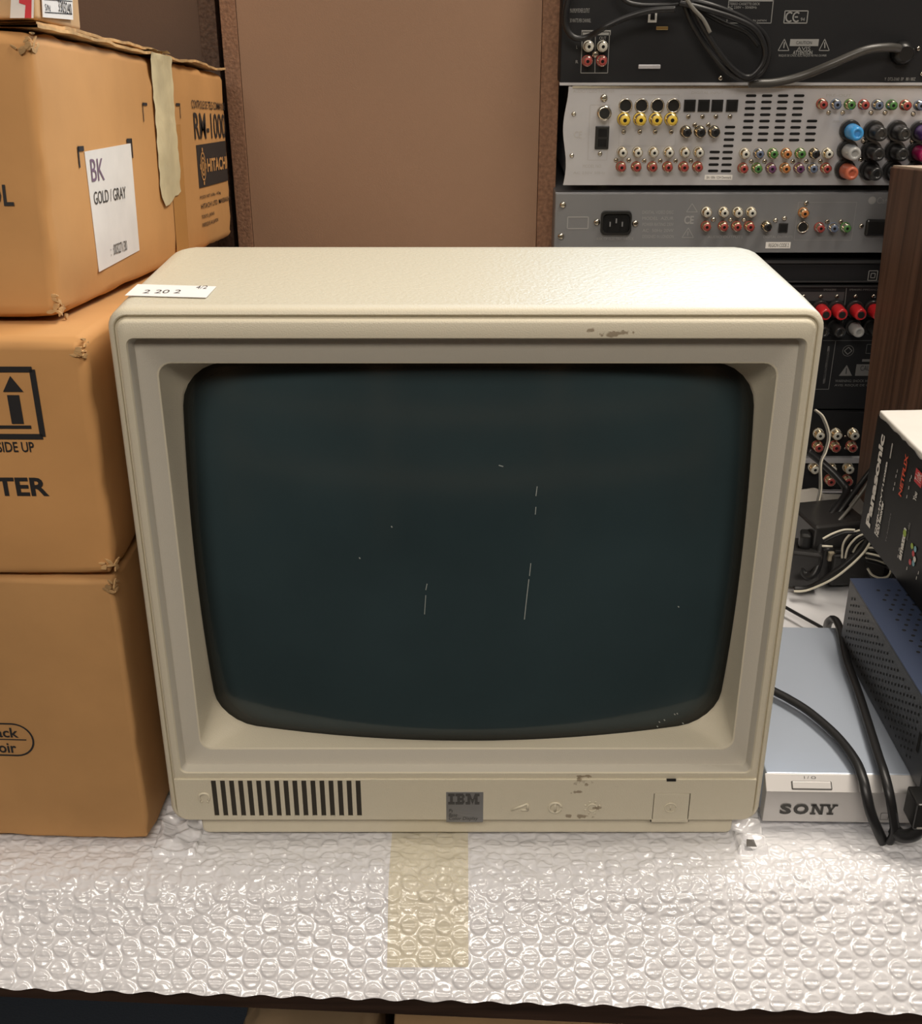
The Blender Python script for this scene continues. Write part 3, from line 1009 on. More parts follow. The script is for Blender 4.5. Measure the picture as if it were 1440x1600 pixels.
# fold over the lid
b_ = len(mb.v)
vs = []; fs = []
for i in range(6):
    for j in range(7):
        u = tl[0] + (tr[0] - tl[0]) * j / 6
        p = O3 + U3 * u + V3 * (.1425 + .0022 * fbm((i, j, 0), 1.3, 4)) + Vector((-.006 * i + .0015, 0, 0))
        vs.append(p)
for i in range(5):
    for j in range(6):
        a = i * 7 + j; fs.append((a, a + 1, a + 8, a + 7))
mb.add(vs, fs, 0, True)
mt = mb.build('masking_tape', M_mask, b3)
# letter on the near face of the upper box
F3f = Face(O3, (1, 0, 0), V3)
mb = MB()
textp(mb, F3f, 'CONTROL', (-150, 322), (19, 288), h=h, bold=.02)
mb.build('front_print', M_ink, b3)

# small box on top of everything
O4 = M3 @ Vector((0.3585, 0.013, 0.1425))
b4 = thing('cardboard_box', 'small tan carton with white serial label and red tape on top of the left stack', 'cardboard box', tuple(O4 + Vector((-0.1, 0.03, 0))), 'cardboard boxes stacked left of the monitor')
M4 = Matrix.Translation(O4) @ Matrix.Rotation(TILT, 4, 'X') @ Matrix.Translation((-0.20, 0, 0))
carton(mb4 := MB(), M4, 0.20, 0.072, 0.11, 0.0025, 0.012, 0.0006, 0, 21.0, corner=.001)
mb4.build('body', M_card3, b4, wn=True)
F4 = Face(O4, M4.to_3x3() @ Vector((0, 1, 0)), M4.to_3x3() @ Vector((0, 0, 1)))
a, b = F4.hit(65, 27), F4.hit(111, 2)
q = [F4.hit(*p) for p in ((65, 27), (112, 31), (110, -30), (62, -30))]
lb4 = MB().prism(q, F4, .0004, .0008).build('paper_label', M_paper, b4)
mb = MB()
textp(mb, F4, 'S/N', (68, 16), (75, 8), h=.001)
textp(mb, F4, '3303240', (89, 18), (108, 6), h=.001)
line(mb, F4, F4.hit(67, 19), F4.hit(110, 22), .0004, .001); line(mb, F4, F4.hit(66, -1), F4.hit(110, 2), .0004, .001)
mb.build('label_lettering', M_ink, lb4)
F4f = Face(O4, (1, 0, 0), M4.to_3x3() @ Vector((0, 0, 1)))
mb = MB()
q = [F4f.hit(*p) for p in ((20, 60), (56, 60), (54, -40), (20, -40))]
mb.prism([(p[0], max(p[1], .001)) for p in q], F4f, .0004, .0008)
q = [F4f.hit(*p) for p in ((43, 60), (53, 60), (51, -40), (30, -40), (31, 5), (41, 8))]
mb.prism([(p[0], max(p[1], .001)) for p in q], F4f, .0008, .0011, 1)
mb.build('printed_tape', [M_paper, M_yred], b4)

def flakes(M, cx, cy, cz, parent, n=9, seed=1, sz=.006):
    # small lifted scraps of torn liner round a crushed corner at local (cx, cy, cz), on the near (-y) and right (+x) faces
    rnd = random.Random(seed)
    mb = MB()
    for k in range(n):
        if k % 2:
            o = Vector((cx - abs(rnd.gauss(0, sz * 1.1)), cy - .0006, cz + rnd.gauss(0, sz * .7))); a, b, nn = Vector((1, 0, 0)), Vector((0, 0, 1)), Vector((0, -1, 0))
        else:
            o = Vector((cx + .0006, cy + abs(rnd.gauss(0, sz * 1.4)), cz + rnd.gauss(0, sz * .7))); a, b, nn = Vector((0, 1, 0)), Vector((0, 0, 1)), Vector((1, 0, 0))
        m_ = 7; t0 = rnd.random() * 6
        L, Wd = sz * rnd.uniform(.5, 1.2), sz * rnd.uniform(.2, .5)
        rot = rnd.uniform(-.8, .8)
        top = []
        for i in range(m_):
            an = 2 * math.pi * i / m_ + t0; rr_ = rnd.uniform(.6, 1.1)
            p, q = L * rr_ * math.cos(an), Wd * rr_ * math.sin(an)
            p, q = p * math.cos(rot) - q * math.sin(rot), p * math.sin(rot) + q * math.cos(rot)
            top.append(o + a * p + b * q + nn * (.0004 + max(0, p) * .18))
        vs = [M @ v for v in top] + [M @ (v - nn * .0008) for v in top]
        mb.add(vs, [tuple(range(m_)), tuple(range(m_, 2 * m_))[::-1]] + [(i, (i + 1) % m_, m_ + (i + 1) % m_, m_ + i) for i in range(m_)])
    return mb.build('torn_corner', M_cardedge, parent)


flakes(M3, .3575, .0025, .006, b3, 14, 3, .0034)
flakes(M3, .357, .002, .131, b3, 14, 5, .0032)
flakes(M2, .417, .002, .127, b2, 16, 8, .0034)
flakes(M2, .418, .001, .008, b2, 9, 9, .0034)
flakes(M1, .419, .001, .176, b1, 10, 12, .003)

# ------------------------------------------------------------------ speaker cabinets seen from behind
SY = 1.105
SF_ = Face((0, SY, 0), (1, 0, 0), (0, 0, 1))


def cabinet(xl, xr, wl, wr, label, panel, edge, Y, ztop=0.70):
    c = thing('speaker_cabinet', label, 'speaker cabinet', ((xl + xr) / 2, Y + 0.1, 0), 'chipboard cabinets behind the monitor')
    mb = MB()
    mb.box(xl, xl + wl, Y, Y + .20, 0, ztop); mb.box(xr - wr, xr, Y, Y + .20, 0, ztop)
    mb.box(xl + wl, xr - wr, Y, Y + .20, 0, .018); mb.box(xl + wl, xr - wr, Y, Y + .20, ztop - .018, ztop)
    mb.build('carcass', edge, c, bevel=.0006)
    MB().box(xl + wl + .0004, xr - wr - .0004, Y + .003, Y + .009, .0184, ztop - .0184).build('back_panel', panel, c)
    return c


xa, xb_, xc_, xd_ = [SF_.hit(px, 190)[0] for px in (357, 386, 843, 871)]
cabinet(xa, SF_.hit(871, 190)[0], xb_ - xa - .003, xd_ - xc_ - .0, 'wide brown hardboard-backed cabinet directly behind the monitor, beside the stereo stack', M_mdf, M_chip, SY)
SF2 = Face((0, 1.125, 0), (1, 0, 0), (0, 0, 1))
xe, xf = SF2.hit(312, 50)[0], SF2.hit(339, 50)[0]
cabinet(xf - 0.40, xf, .017, xf - xe, 'dark brown hardboard-backed cabinet behind the cardboard boxes, partly hidden', M_mdfdark, M_chipdark, 1.125)

# ------------------------------------------------------------------ hi-fi stack
YS = 1.080
EF = Face((0, YS, 0), (1, 0, 0), (0, 0, 1))
XL = EF.hit(872, 130)[0]


def zy(py): return EF.hit(1100, py)[1]


# jack meshes, built once and shared
def data_of(mbx, name, mats):
    me = bpy.data.meshes.new(name)
    me.from_pydata(mbx.v, [], mbx.f)
    for k in mats: me.materials.append(k)
    me.polygons.foreach_set('material_index', mbx.m); me.polygons.foreach_set('use_smooth', mbx.sm)
    me.update(); return me


OO = (0, 0, 0)
d_barrel = data_of(MB().rev([(0, .0050), (.0012, .0050), (.0014, .0042), (.009, .0042), (.0092, .0032), (.0092, .0030)], OO, n=14, caps=False), 'rca_barrel', [M_chrome])
d_barrelg = data_of(MB().rev([(0, .0052), (.0012, .0052), (.0014, .0044), (.009, .0044), (.0092, .0034), (.0092, .0030)], OO, n=14, caps=False), 'rca_barrel', [M_chromew])
INS = {}


def ins_data(mm):
    if mm.name not in INS:
        t = MB().rev([(.0010, .0050), (.0030, .0050), (.0030, .0043)], OO, n=14, caps=False)
        t.rev([(.0088, .0039), (.0095, .0038), (.0095, .0015)], OO, n=12, caps=False)
        t.rev([(.0080, .0017), (.0092, .0017)], OO, n=10, m=1)
        INS[mm.name] = data_of(t, 'jack_insert', [mm, M_hole])
    return INS[mm.name]


def rca(dev, px, py, mm, gold=False, s=1.0):
    u, v = EF.hit(px, py); off = wpos(dev)
    # seen point is the barrel's mouth, a little nearer than the panel
    p = at(px, py, YS - .0085 * s)
    j = link('rca_jack', d_barrelg if gold else d_barrel, dev, Vector((p.x, YS - .0012, p.z)) - off)
    s *= .9
    j.scale = (s, s, s)
    i = link('jack_insert', ins_data(mm), j)
    return j


d_svid = data_of(MB().rev([(0, .0060), (.003, .0060), (.003, .0050), (.001, .0050)], OO, n=16, m=0, caps=False).rev([(.0005, .005), (.0012, .005)], OO, n=16, m=1), 'svideo', [M_chrome, M_blkpl])
d_screw = data_of(MB().rev([(0, .0022), (.0008, .0022), (.0014, .0012)], OO, n=10).box(-.0014, .0014, -.0016, -.0013, -.0002, .0002, 1), 'screw', [M_chrome, M_hole])
d_opt = data_of(MB().box(-.0055, .0055, -.0016, 0, -.0055, .0055, 0).box(-.004, .004, -.0019, 0, -.004, .004, 1), 'optical', [M_blkpl, M_hole])
d_coax = data_of(MB().rev([(0, .0062), (.007, .0062), (.007, .0045)], OO, n=14, caps=False).rev([(.005, .0046), (.006, .0046)], OO, n=12, m=1), 'coax', [M_chrome, M_blkpl])
PCOL = {}


def post_data(mm):
    if mm.name not in PCOL:
        t = MB().rev([(0, .0105), (.004, .0105), (.006, .0098)], OO, n=20, m=0)
        prof = [(.006, .0072), (.009, .0078), (.025, .0070), (.028, .0058), (.028, .0033), (.026, .003)]
        t.rev(prof, OO, n=20, m=1)
        if mm is M_redpost: t.rev([(.0270, .0042), (.0284, .0040)], OO, n=14, m=0)
        PCOL[mm.name] = data_of(t, 'post', [M_post, mm])
    return PCOL[mm.name]


def stick(dev, name, data, px, py, d=0.001, s=1.0):
    p = at(px, py, YS - d); off = wpos(dev)
    o = link(name, data, dev, Vector((p.x, YS - .0012, p.z)) - off); o.scale = (s, s, s); return o


def device(name, label, cat, x0, x1, z0, z1, mchas, mpanel, depth=.30, grp='hi-fi components stacked beside the cabinet', Y=YS):
    d = thing(name, label, cat, ((x0 + x1) / 2, Y + depth / 2, z0), grp)
    MB().box(x0 + .001, x1 - .001, Y + .0012, Y + depth, z0 + .0008, z1 - .0002).build('chassis', mchas, d, bevel=.0008)
    mb = MB().box(x0 + .0015, x1 - .0015, Y - .0010, Y + .0012, z0 + .0012, z1 - .001)
    mb.build('rear_panel', mpanel, d, bevel=.0004)
    return d


XR = XL + 0.435
# black deck on top
zt = zy(131)
dk = device('cassette_deck', 'black component topping the hi-fi stack, power cords looped across it', 'hi-fi component', XL, XR, zt, zt + .125, M_blk, M_blk)
PD = Face((0, YS - .0010, 0), (1, 0, 0), (0, 0, 1))
mb = MB()
for y, x0, x1 in ((10, 880, 895), (17, 880, 895)):
    pass
textp(mb, PD, 'MAXIMUM POWER OUTPUT', (890, 20), (921, 13)); textp(mb, PD, '50 WATTS PER CHANNEL', (890, 35), (923, 29))
textp(mb, PD, 'L', (900, 76), (902, 71)); textp(mb, PD, 'R', (899, 99), (903, 94))
rectp(mb, PD, (908, 55), (954, 47))
frame(mb, PD, PD.hit(907, 114)[0], PD.hit(907, 114)[1], PD.hit(952, 50)[0], PD.hit(954, 50)[1], .0006)
line(mb, PD, PD.hit(929, 114), PD.hit(930, 50), .0005)
textp(mb, PD, 'OUT', (936, 62), (947, 57)); textp(mb, PD, 'IN', (917, 62), (923, 57))
u0, v0 = PD.hit(1135, 36); u1, v1 = PD.hit(1209, -12)
frame(mb, PD, u0, v0, u1, v1, .0006); line(mb, PD, (u0, PD.hit(1170, 1)[1]), (u1, PD.hit(1170, 1)[1]), .0012)
textp(mb, PD, 'STEREO CASSETTE DECK', (1137, 8), (1187, 4)); textp(mb, PD, 'AC 230V ~ 50/60Hz', (1137, 13.5), (1182, 9.5))
frame(mb, PD, *PD.hit(1137, 24), *PD.hit(1144, 14), .0006)
textp(mb, PD, 'MADE IN JAPAN', (1160, 34.5), (1197, 30.5))
frame(mb, PD, *PD.hit(1224, 36), *PD.hit(1262, 17), .0008)
cu, cv = PD.hit(1233, 26.5)
for c0 in (cu, PD.hit(1244, 26.5)[0]):
    for i in range(10):
        a0, a1 = R(50 + 26 * i), R(50 + 26 * (i + 1))
        line(mb, PD, (c0 + .0030 * math.cos(a0), cv + .0036 * math.sin(a0)), (c0 + .0030 * math.cos(a1), cv + .0036 * math.sin(a1)), .0012)
line(mb, PD, (PD.hit(1241, 26.5)[0], cv), (PD.hit(1246, 26.5)[0], cv), .0010)
textp(mb, PD, '94', (1250, 33), (1257, 27.5))
rectp(mb, PD, (1233, 72), (1279, 61)); textp(mb, PD, 'ATTENTION', (1238, 85), (1269, 79), bold=.02)
textp(mb, PD, 'AVIS', (1244, 79), (1266, 73)); textp(mb, PD, 'RISQUE DE CHOC ELECTRIQUE NE PAS OUVRIR', (1216, 89), (1291, 85))


def tri(F, a, b, c, w=.0006, hh=.0003, m=0, mbx=None):
    for p, q in ((a, b), (b, c), (c, a)): line(mbx, F, F.hit(*p), F.hit(*q), w, hh, m)


tri(PD, (1215, 79), (1232, 79), (1225, 61), mbx=mb); tri(PD, (1279, 79), (1295, 79), (1288, 61), mbx=mb)
line(mb, PD, PD.hit(1224, 75), PD.hit(1225, 66), .0009); line(mb, PD, PD.hit(1288, 75), PD.hit(1288, 66), .0009)
textp(mb, PD, 'Y  DT2-3160  EP   80 / 80Z', (1381, 126), (1430, 121))
mb.build('printed_marks', M_dimprint, dk)
mb = MB(); textp(mb, PD, 'CAUTION', (1243, 69), (1268, 64), h=.0006); mb.build('knocked_out_lettering', M_ink, dk)
for px, py, c in ((920, 73, M_white), (942, 73, M_white), (918, 96, M_red), (941, 96, M_red)): rca(dk, px, py, c, s=1.05)
stick(dk, 'screw', d_screw, 930, 85, s=1.4)
u, v = PD.hit(1014, 104)
MB().box(u - .0095, u + .0095, YS - .003, YS, v - .0017, v + .0017).build('rear_hook', M_silver, dk, bevel=.0006)
mb = MB(); u, v = PD.hit(1019, 25)
mb.box(u - .0036, u + .0036, YS - .0022, YS - .0005, v - .005, v + .006)
o = mb.build('voltage_selector', M_pale, dk); MB().box(u - .0018, u + .0018, YS - .0028, YS - .001, v - .003, v + .003).build('slider_slot', M_hole, o)
u, v = PD.hit(1034, 44); MB().box(u - .005, u + .005, YS - .002, YS - .0005, v - .0014, v + .0014).build('fuse_holder', M_gold, dk, bevel=.0004)
for px, py in ((1125, 122), (1440, 115), (1434, 76)): stick(dk, 'screw', d_screw, px, py, s=.9)
MB().box(XL + .001, XR - .001, YS - .0030, YS + .004, zt - .0010, zt + .0012).build('bottom_lip', M_silver, dk)

# silver receiver
z1, z0 = zt - .0020, zy(289)
rx0 = EF.hit(884, 210)[0]
rcv = thing('av_receiver', 'silver receiver with many coloured sockets, second unit down the hi-fi stack', 'hi-fi component', (rx0 + .217, YS + .17, z0), 'hi-fi components stacked beside the cabinet')
MB().box(rx0 + .004, rx0 + .434, YS + .0012, YS + .36, z0 + .001, z1 - .0005).build('chassis', M_silver, rcv, bevel=.001)
PR = Face((0, YS + .0012, 0), (1, 0, 0), (0, 0, 1))
zz = np.linspace(z0, z1, 24)
poly = [(rx0 + .0018 * math.sin((z - z0) * 95) - .001, z) for z in zz][::-1] + [(rx0 + .436, z0), (rx0 + .436, z1)]
MB().prism(poly, PR, 0, .0022).build('rear_panel', M_silver, rcv)
PR = Face((0, YS - .0010, 0), (1, 0, 0), (0, 0, 1))
MB().box(rx0 + .004, rx0 + .434, YS - .0025, YS + .02, z1 - .0012, z1 + .0005).build('top_lip', M_chrome, rcv)
for px in (955, 1405):
    u, _ = PR.hit(px, 288); MB().rev([(0, .012), (.007, .010)], (u, YS + .05, z0), (0, 0, -1), n=20).build('foot', M_chrome, rcv)
for x in (977, 1002, 1027, 1052): stick(rcv, 'video_socket', d_svid, x, 165, .003)
for x in (976, 1001, 1026, 1050): rca(rcv, x, 188, M_yellow, True, 1.25)
for x in (1077, 1099, 1120, 1143): stick(rcv, 'optical_socket', d_opt, x, 165, .0015, .9)
for x in (1073, 1095, 1117): rca(rcv, x, 207, M_blkpl, True, 1.1)
for x in (973, 997, 1022, 1046, 1071, 1093): rca(rcv, x, 239, M_white, True); rca(rcv, x - 2, 262, M_red, True)
stick(rcv, 'antenna_socket', d_coax, 944, 177, .007); stick(rcv, 'screw', d_screw, 943, 153, s=1.5)
for x, y in ((896, 178), (893, 243), (974, 206), (999, 206), (1023, 206), (1048, 206), (1075, 182), (1097, 182), (1118, 182), (1140, 182), (1085, 195), (1106, 195),
             (937, 240), (982, 250), (1006, 251), (1031, 251), (1055, 251), (1079, 251), (962, 250), (1294, 176), (1316, 176), (1360, 176), (1382, 176), (1426, 178),
             (1173, 252), (1194, 252), (1238, 252), (1259, 252), (1281, 252), (1348, 220), (1424, 220), (1344, 249), (1422, 249)):
    stick(rcv, 'screw', d_screw, x, y, s=.95)
u, v = PR.hit(940, 215)
ac = MB().box(u - .0060, u + .0060, YS - .003, YS, v - .0098, v + .0098).build('power_outlet', M_blkpl, rcv, bevel=.0006)
MB().box(u - .0035, u + .004, YS - .0034, YS - .002, v + .001, v + .0075).box(u - .0035, u + .004, YS - .0034, YS - .002, v - .0075, v - .001).build('outlet_hole', M_hole, ac)
ROW = [M_red, M_bluep, M_greenp, M_red, M_bluep, M_greenp, M_red, M_bluep]
for i, c in enumerate(ROW): rca(rcv, 1286 + 21.8 * i, 163.5 + .3 * i, c, i % 2 == 0)
for x, c in ((1165, M_white), (1187, M_bluep), (1209, M_greenp), (1230, M_orange), (1252, M_greenp), (1274, M_blkpl), (1295, M_white)): rca(rcv, x, 241, c, True)
for x, c in ((1162, M_red), (1184, M_greenp), (1206, M_purple), (1228, M_orange), (1250, M_purple), (1271, M_bluep), (1292, M_red)): rca(rcv, x, 264, c, True)
for x, y, c in ((1330, 204, M_bluepost), (1367, 205, M_post), (1403, 205, M_post), (1439, 206, M_vipost), (1326, 235, M_clear), (1363, 236, M_post), (1400, 236, M_post), (1435, 237, M_magpost),
                (1322, 265, M_orpost), (1360, 266, M_post), (1396, 267, M_post), (1432, 268, M_magpost)):
    stick(rcv, 'binding_post', post_data(c), x - 2, y, .004, .86)
mb = MB()
u5 = [PR.hit(px, 150)[0] for px in (1173, 1198, 1223, 1248)]
du = u5[1] - u5[0]
z_r = [PR.hit(1200, 149.5 + 9.9 * i)[1] for i in range(8)]


def slot(u, v, w=.0046, hh=.0011):
    pts = []
    for i in range(5): pts.append((u + w - hh + hh * math.cos(R(-90 + 45 * i)), v + hh * math.sin(R(-90 + 45 * i))))
    for i in range(5): pts.append((u - w + hh + hh * math.cos(R(90 + 45 * i)), v + hh * math.sin(R(90 + 45 * i))))
    mb.add([PR.pt(a, b, .0003) for a, b in pts], [tuple(range(10))])


for r_, v in enumerate(z_r):
    for c_ in range(5 if r_ >= 4 else 4): slot(u5[0] + du * c_, v)
for r_ in range(8): slot(PR.hit(1140, 200)[0], PR.hit(1140, 198.5 + 9.8 * r_)[1])
for r_ in range(4): slot(PR.hit(1116, 240)[0], PR.hit(1114, 237.5 + 9.8 * r_)[1])
mb.build('vent_slots', M_hole, rcv)
mb = MB()
textp(mb, PR, 'AUDIO/VIDEO RECEIVER', (895, 145), (960, 140)); textp(mb, PR, 'CE', (896, 216), (909, 205), bold=.02)
frame(mb, PR, *PR.hit(918, 250), *PR.hit(952, 164), .0004); textp(mb, PR, 'DIGITAL INPUT', (1080, 147), (1130, 143))
textp(mb, PR, 'MODEL NO.', (910, 262), (940, 257)); textp(mb, PR, 'AC 230V 50Hz', (895, 272), (945, 268))
frame(mb, PR, *PR.hit(966, 228), *PR.hit(1060, 148), .0003); textp(mb, PR, 'PRE-OUT', (1290, 151), (1330, 147)); textp(mb, PR, 'SPEAKERS', (1300, 192), (1312, 188))
mb.build('printed_marks', M_faint, rcv)
mb = MB(); rectp(mb, PR, (1100, 281), (1144, 273), h=.0004)
lb5 = mb.build('paper_label', M_pwhite, rcv)
mb = MB(); textp(mb, PR, 'SN 1006 1234 Denmark', (1103, 279), (1142, 275), h=.0006); mb.build('label_lettering', M_greyink, lb5)

# grey disc player
z1, z0 = zy(300.5), zy(396.5)
dv = device('dvd_player', 'grey disc player with black mains inlet, third unit down the hi-fi stack', 'hi-fi component', XL - .0005, XL + .43, z0, z1, M_grey, M_grey)
u, v = PR.hit(962, 348)
il = MB(); il.loft([rrect(u - .0140, u + .0140, v - .0108, v + .0108, .004, YS - .0010, 4, 3), rrect(u - .0137, u + .0137, v - .0105, v + .0105, .004, YS - .0040, 4, 3),
                    rrect(u - .0122, u + .0122, v - .0085, v + .0085, .004, YS - .0040, 4, 3), rrect(u - .0120, u + .0120, v - .0083, v + .0083, .004, YS - .0005, 4, 3)], 0, False, False, False)
il.box(u - .012, u + .012, YS - .0016, YS - .0012, v - .0083, v + .0083, 1)
il = il.build('mains_inlet', [M_blkpl, M_hole], dv)
for du_, dv_ in ((-.0055, -.001), (0, .002), (.0055, -.001)): MB().box(u + du_ - .0006, u + du_ + .0006, YS - .0035, YS - .0006, v + dv_ - .002, v + dv_ + .002).build('pin', M_grey, il)
for x, y in ((932, 347), (992, 349), (879, 320), (876, 369)): stick(dv, 'screw', d_screw, x, y, s=1.35)
for x, y in ((1114, 343), (1141, 343), (1162, 343), (1211, 344), (1225, 341), (1259, 317), (1292, 346), (1313, 346), (1345, 353)): stick(dv, 'screw', d_screw, x, y)
for x in (1105, 1132, 1154, 1175): rca(dv, x, 333, M_white, True, 1.0)
for x in (1104, 1131, 1152, 1172): rca(dv, x, 355, M_red, True, 1.0)
rca(dv, 1199, 355, M_blkpl, True); stick(dv, 'optical_socket', d_opt, 1223, 356, .0015, .75); rca(dv, 1257, 334, M_orange, True, 1.0); stick(dv, 'video_socket', d_svid, 1254, 355, .003, .85)
for x, c in ((1282, M_red), (1303, M_bluep), (1323, M_greenp)): rca(dv, x, 357, c)
u, v = PR.hit(1379, 355); MB().box(u - .0165, u + .0165, YS - .005, YS, v - .0075, v + .0075).build('scart_socket', M_blkpl, dv, bevel=.002)
mb = MB()
frame(mb, PR, *PR.hit(886, 357), *PR.hit(919, 339), .0010); textp(mb, PR, 'CE', (1068, 350), (1084, 337), bold=.03)
tri(PR, (1065, 371), (1083, 371), (1075, 356), mbx=mb); line(mb, PR, PR.hit(1074, 368), PR.hit(1074.5, 361), .0007); tri(PR, (1072, 331), (1089, 331), (1081, 318), mbx=mb)
textp(mb, PR, 'Camb', (1369, 318), (1396, 308)); cu, cv = PR.hit(1362, 313)
mb.add([PR.pt(cu + .0035 * math.cos(R(a)), cv + .0035 * math.sin(R(a)), .0003) for a in range(0, 360, 30)], [tuple(range(12))])
for i, t in enumerate(('DIGITAL VIDEO DISC', 'MODEL  AZUR', 'POWER RATING 230V', 'AC  50Hz 20W', 'DESIGNED IN LONDON')):
    textp(mb, PR, t, (1003, 334 + 9.5 * i), (1052, 329 + 9.5 * i))
textp(mb, PR, 'RISK OF ELECTRIC SHOCK', (932, 375), (990, 371)); textp(mb, PR, 'AUDIO OUTPUTS', (1105, 372), (1160, 368)); textp(mb, PR, 'DIGITAL OUTPUTS', (1192, 372), (1238, 368))
frame(mb, PR, *PR.hit(1240, 375), *PR.hit(1338, 316), .0003)
mb.build('printed_marks', M_faint2, dv)
mb = MB(); rectp(mb, PR, (1195, 388), (1235, 378), h=.0004); lb6 = mb.build('paper_label', M_pwhite, dv)
mb = MB(); textp(mb, PR, 'REGION CODE 2', (1200, 386), (1232, 380), h=.0006); mb.build('label_lettering', M_greyink, lb6)

# thin black unit
z1, z0 = zy(407), zy(440)
th = device('slim_tuner', 'slim black component between the grey disc player and the amplifier', 'hi-fi component', XL, XL + .43, z0, z1, M_blk, M_blk)
MB().box(XL, XL + .43, YS - .0035, YS + .002, z1 - .0018, z1).box(XL, XL + .43, YS - .0030, YS + .002, z0, z0 + .0012).build('casing_lip', mat('lighter_black_steel', (0.05, 0.05, 0.052), .35, .3), th)  # lighter strips; the upper one paints in the highlight along the casing edge
mb = MB(); frame(mb, PR, *PR.hit(1355, 438), *PR.hit(1371, 423), .0007); frame(mb, PR, *PR.hit(1359.5, 434), *PR.hit(1367, 427), .0007)
mb.build('printed_marks', M_dimprint, th)

# black amplifier
z1, z0 = zy(446), zy(640)
am = device('amplifier', 'tall black amplifier with red speaker terminals, seen right of the monitor', 'hi-fi component', XL, XL + .43, z0, z1, M_blk, M_blk)
MB().box(XL, XL + .43, YS - .0030, YS + .002, z1 - .001, z1 + .0005).build('casing_lip', bpy.data.materials['lighter_black_steel'], am)
mb = MB(); rectp(mb, PR, (1240, 470), (1319, 456), h=.0003); mb.build('printed_field', mat('charcoal_print', (.05, .05, .052), .5), am)
for x in (1257, 1284, 1309, 1338, 1366):
    stick(am, 'binding_post', post_data(M_redpost), x - 3, 483, .004, .80); stick(am, 'binding_post', post_data(M_clear if x == 1338 else M_post), x - 5, 511, .004, .75); stick(am, 'screw', d_screw, x - 2, 463, s=.9)
mb = MB()
line(mb, PR, PR.hit(1322, 450), PR.hit(1316, 505), .0006)
textp(mb, PR, 'SPEAKERS IMPEDANCE', (1326, 454), (1372, 451)); textp(mb, PR, 'SPEAKERS', (1286, 454), (1306, 451))
line(mb, PR, PR.hit(1285, 532), PR.hit(1375, 532), .0004); line(mb, PR, PR.hit(1305, 533), PR.hit(1294, 608), .0005); line(mb, PR, PR.hit(1294, 608), PR.hit(1270, 608), .0005)
cu, cv = PR.hit(1324.5, 548)
for i in range(18):
    a0, a1 = R(20 * i), R(20 * i + 20)
    line(mb, PR, (cu + .0052 * math.cos(a0), cv + .0052 * math.sin(a0)), (cu + .0052 * math.cos(a1), cv + .0052 * math.sin(a1)), .0004)
for a0 in (0, 90, 180, 270):
    line(mb, PR, (cu + .0036 * math.cos(R(a0)), cv + .0036 * math.sin(R(a0))), (cu + .0036 * math.cos(R(a0 + 90)), cv + .0036 * math.sin(R(a0 + 90))), .0008)
frame(mb, PR, *PR.hit(1352, 552), *PR.hit(1372, 538), .0004)
a, b, c = [PR.hit(*p) for p in ((1310, 587), (1330.5, 587), (1322.5, 570))]
mb.add([PR.pt(*a, .0003), PR.pt(*b, .0003), PR.pt(*c, .0003)], [(0, 1, 2)])
rectp(mb, PR, (1335, 587), (1380, 569)); rectp(mb, PR, (1346, 565), (1372, 561))
textp(mb, PR, 'WARNING: SHOCK HAZARD', (1304, 597), (1372, 593)); textp(mb, PR, 'AVIS: RISQUE DE CHOC', (1303, 604), (1371, 600)); textp(mb, PR, 'OUTLETS', (1288, 600), (1293, 540))
mb.build('printed_marks', mat('dim_grey_print', (.16, .16, .155), .6), am)
mb = MB(); line(mb, PR, PR.hit(1321, 584), PR.hit(1322, 575), .0009, .0006); textp(mb, PR, 'CAUTION', (1343, 579), (1378, 571), h=.0006); mb.build('knocked_out_lettering', M_ink, am)

# two lower units
for (ya, yb, lab, rows_) in ((642, 712, 'black component with white and red sockets just above the bottom one', ((681, (1254, 1281, 1308, 1335), M_white), (700, (1252, 1279, 1306, 1332), M_red))),
                             (722, 766, 'lowest black component of the hi-fi stack, resting on the table', ((734, (1246, 1273, 1300, 1327), M_white), (753, (1298, 1325), M_red)))):
    z1, z0 = zy(ya), zy(yb + 8)
    un = device('stereo_tuner', lab, 'hi-fi component', XL, XL + .43, max(z0, .0005), z1, M_blk, M_blk)
    for y_, xs_, c in rows_:
        for x in xs_: rca(un, x, y_, c, True, 1.15); 
    for x in (1294, 1320): stick(un, 'screw', d_screw, x, rows_[0][0] + 1, s=.6); stick(un, 'screw', d_screw, x, rows_[1][0], s=.6)
    MB().box(XL, XL + .43, YS - .006, YS - .0008, max(z0, .0005), zy(yb)).build('silver_strip', M_silver, un)

# ------------------------------------------------------------------ wooden cabinet leaning on the stack
wc = thing('wooden_speaker', 'walnut-veneered speaker cabinet leaning back against the hi-fi stack', 'speaker', (0.45, 0.90, 0.0))
lean = R(-7.3)
Mw = Matrix.Translation((0.362, 0.985, 0.001)) @ Matrix.Rotation(lean, 4, 'X')
mb = MB().box(0, .20, -.155, 0, 0, .3245, 0, Mw)
mb.build('body', M_wood, wc, bevel=.0010)
MB().box(.0015, .1985, -.1535, -.0015, .3246, .3258, 0, Mw).build('top_veneer', M_woodtop, wc)

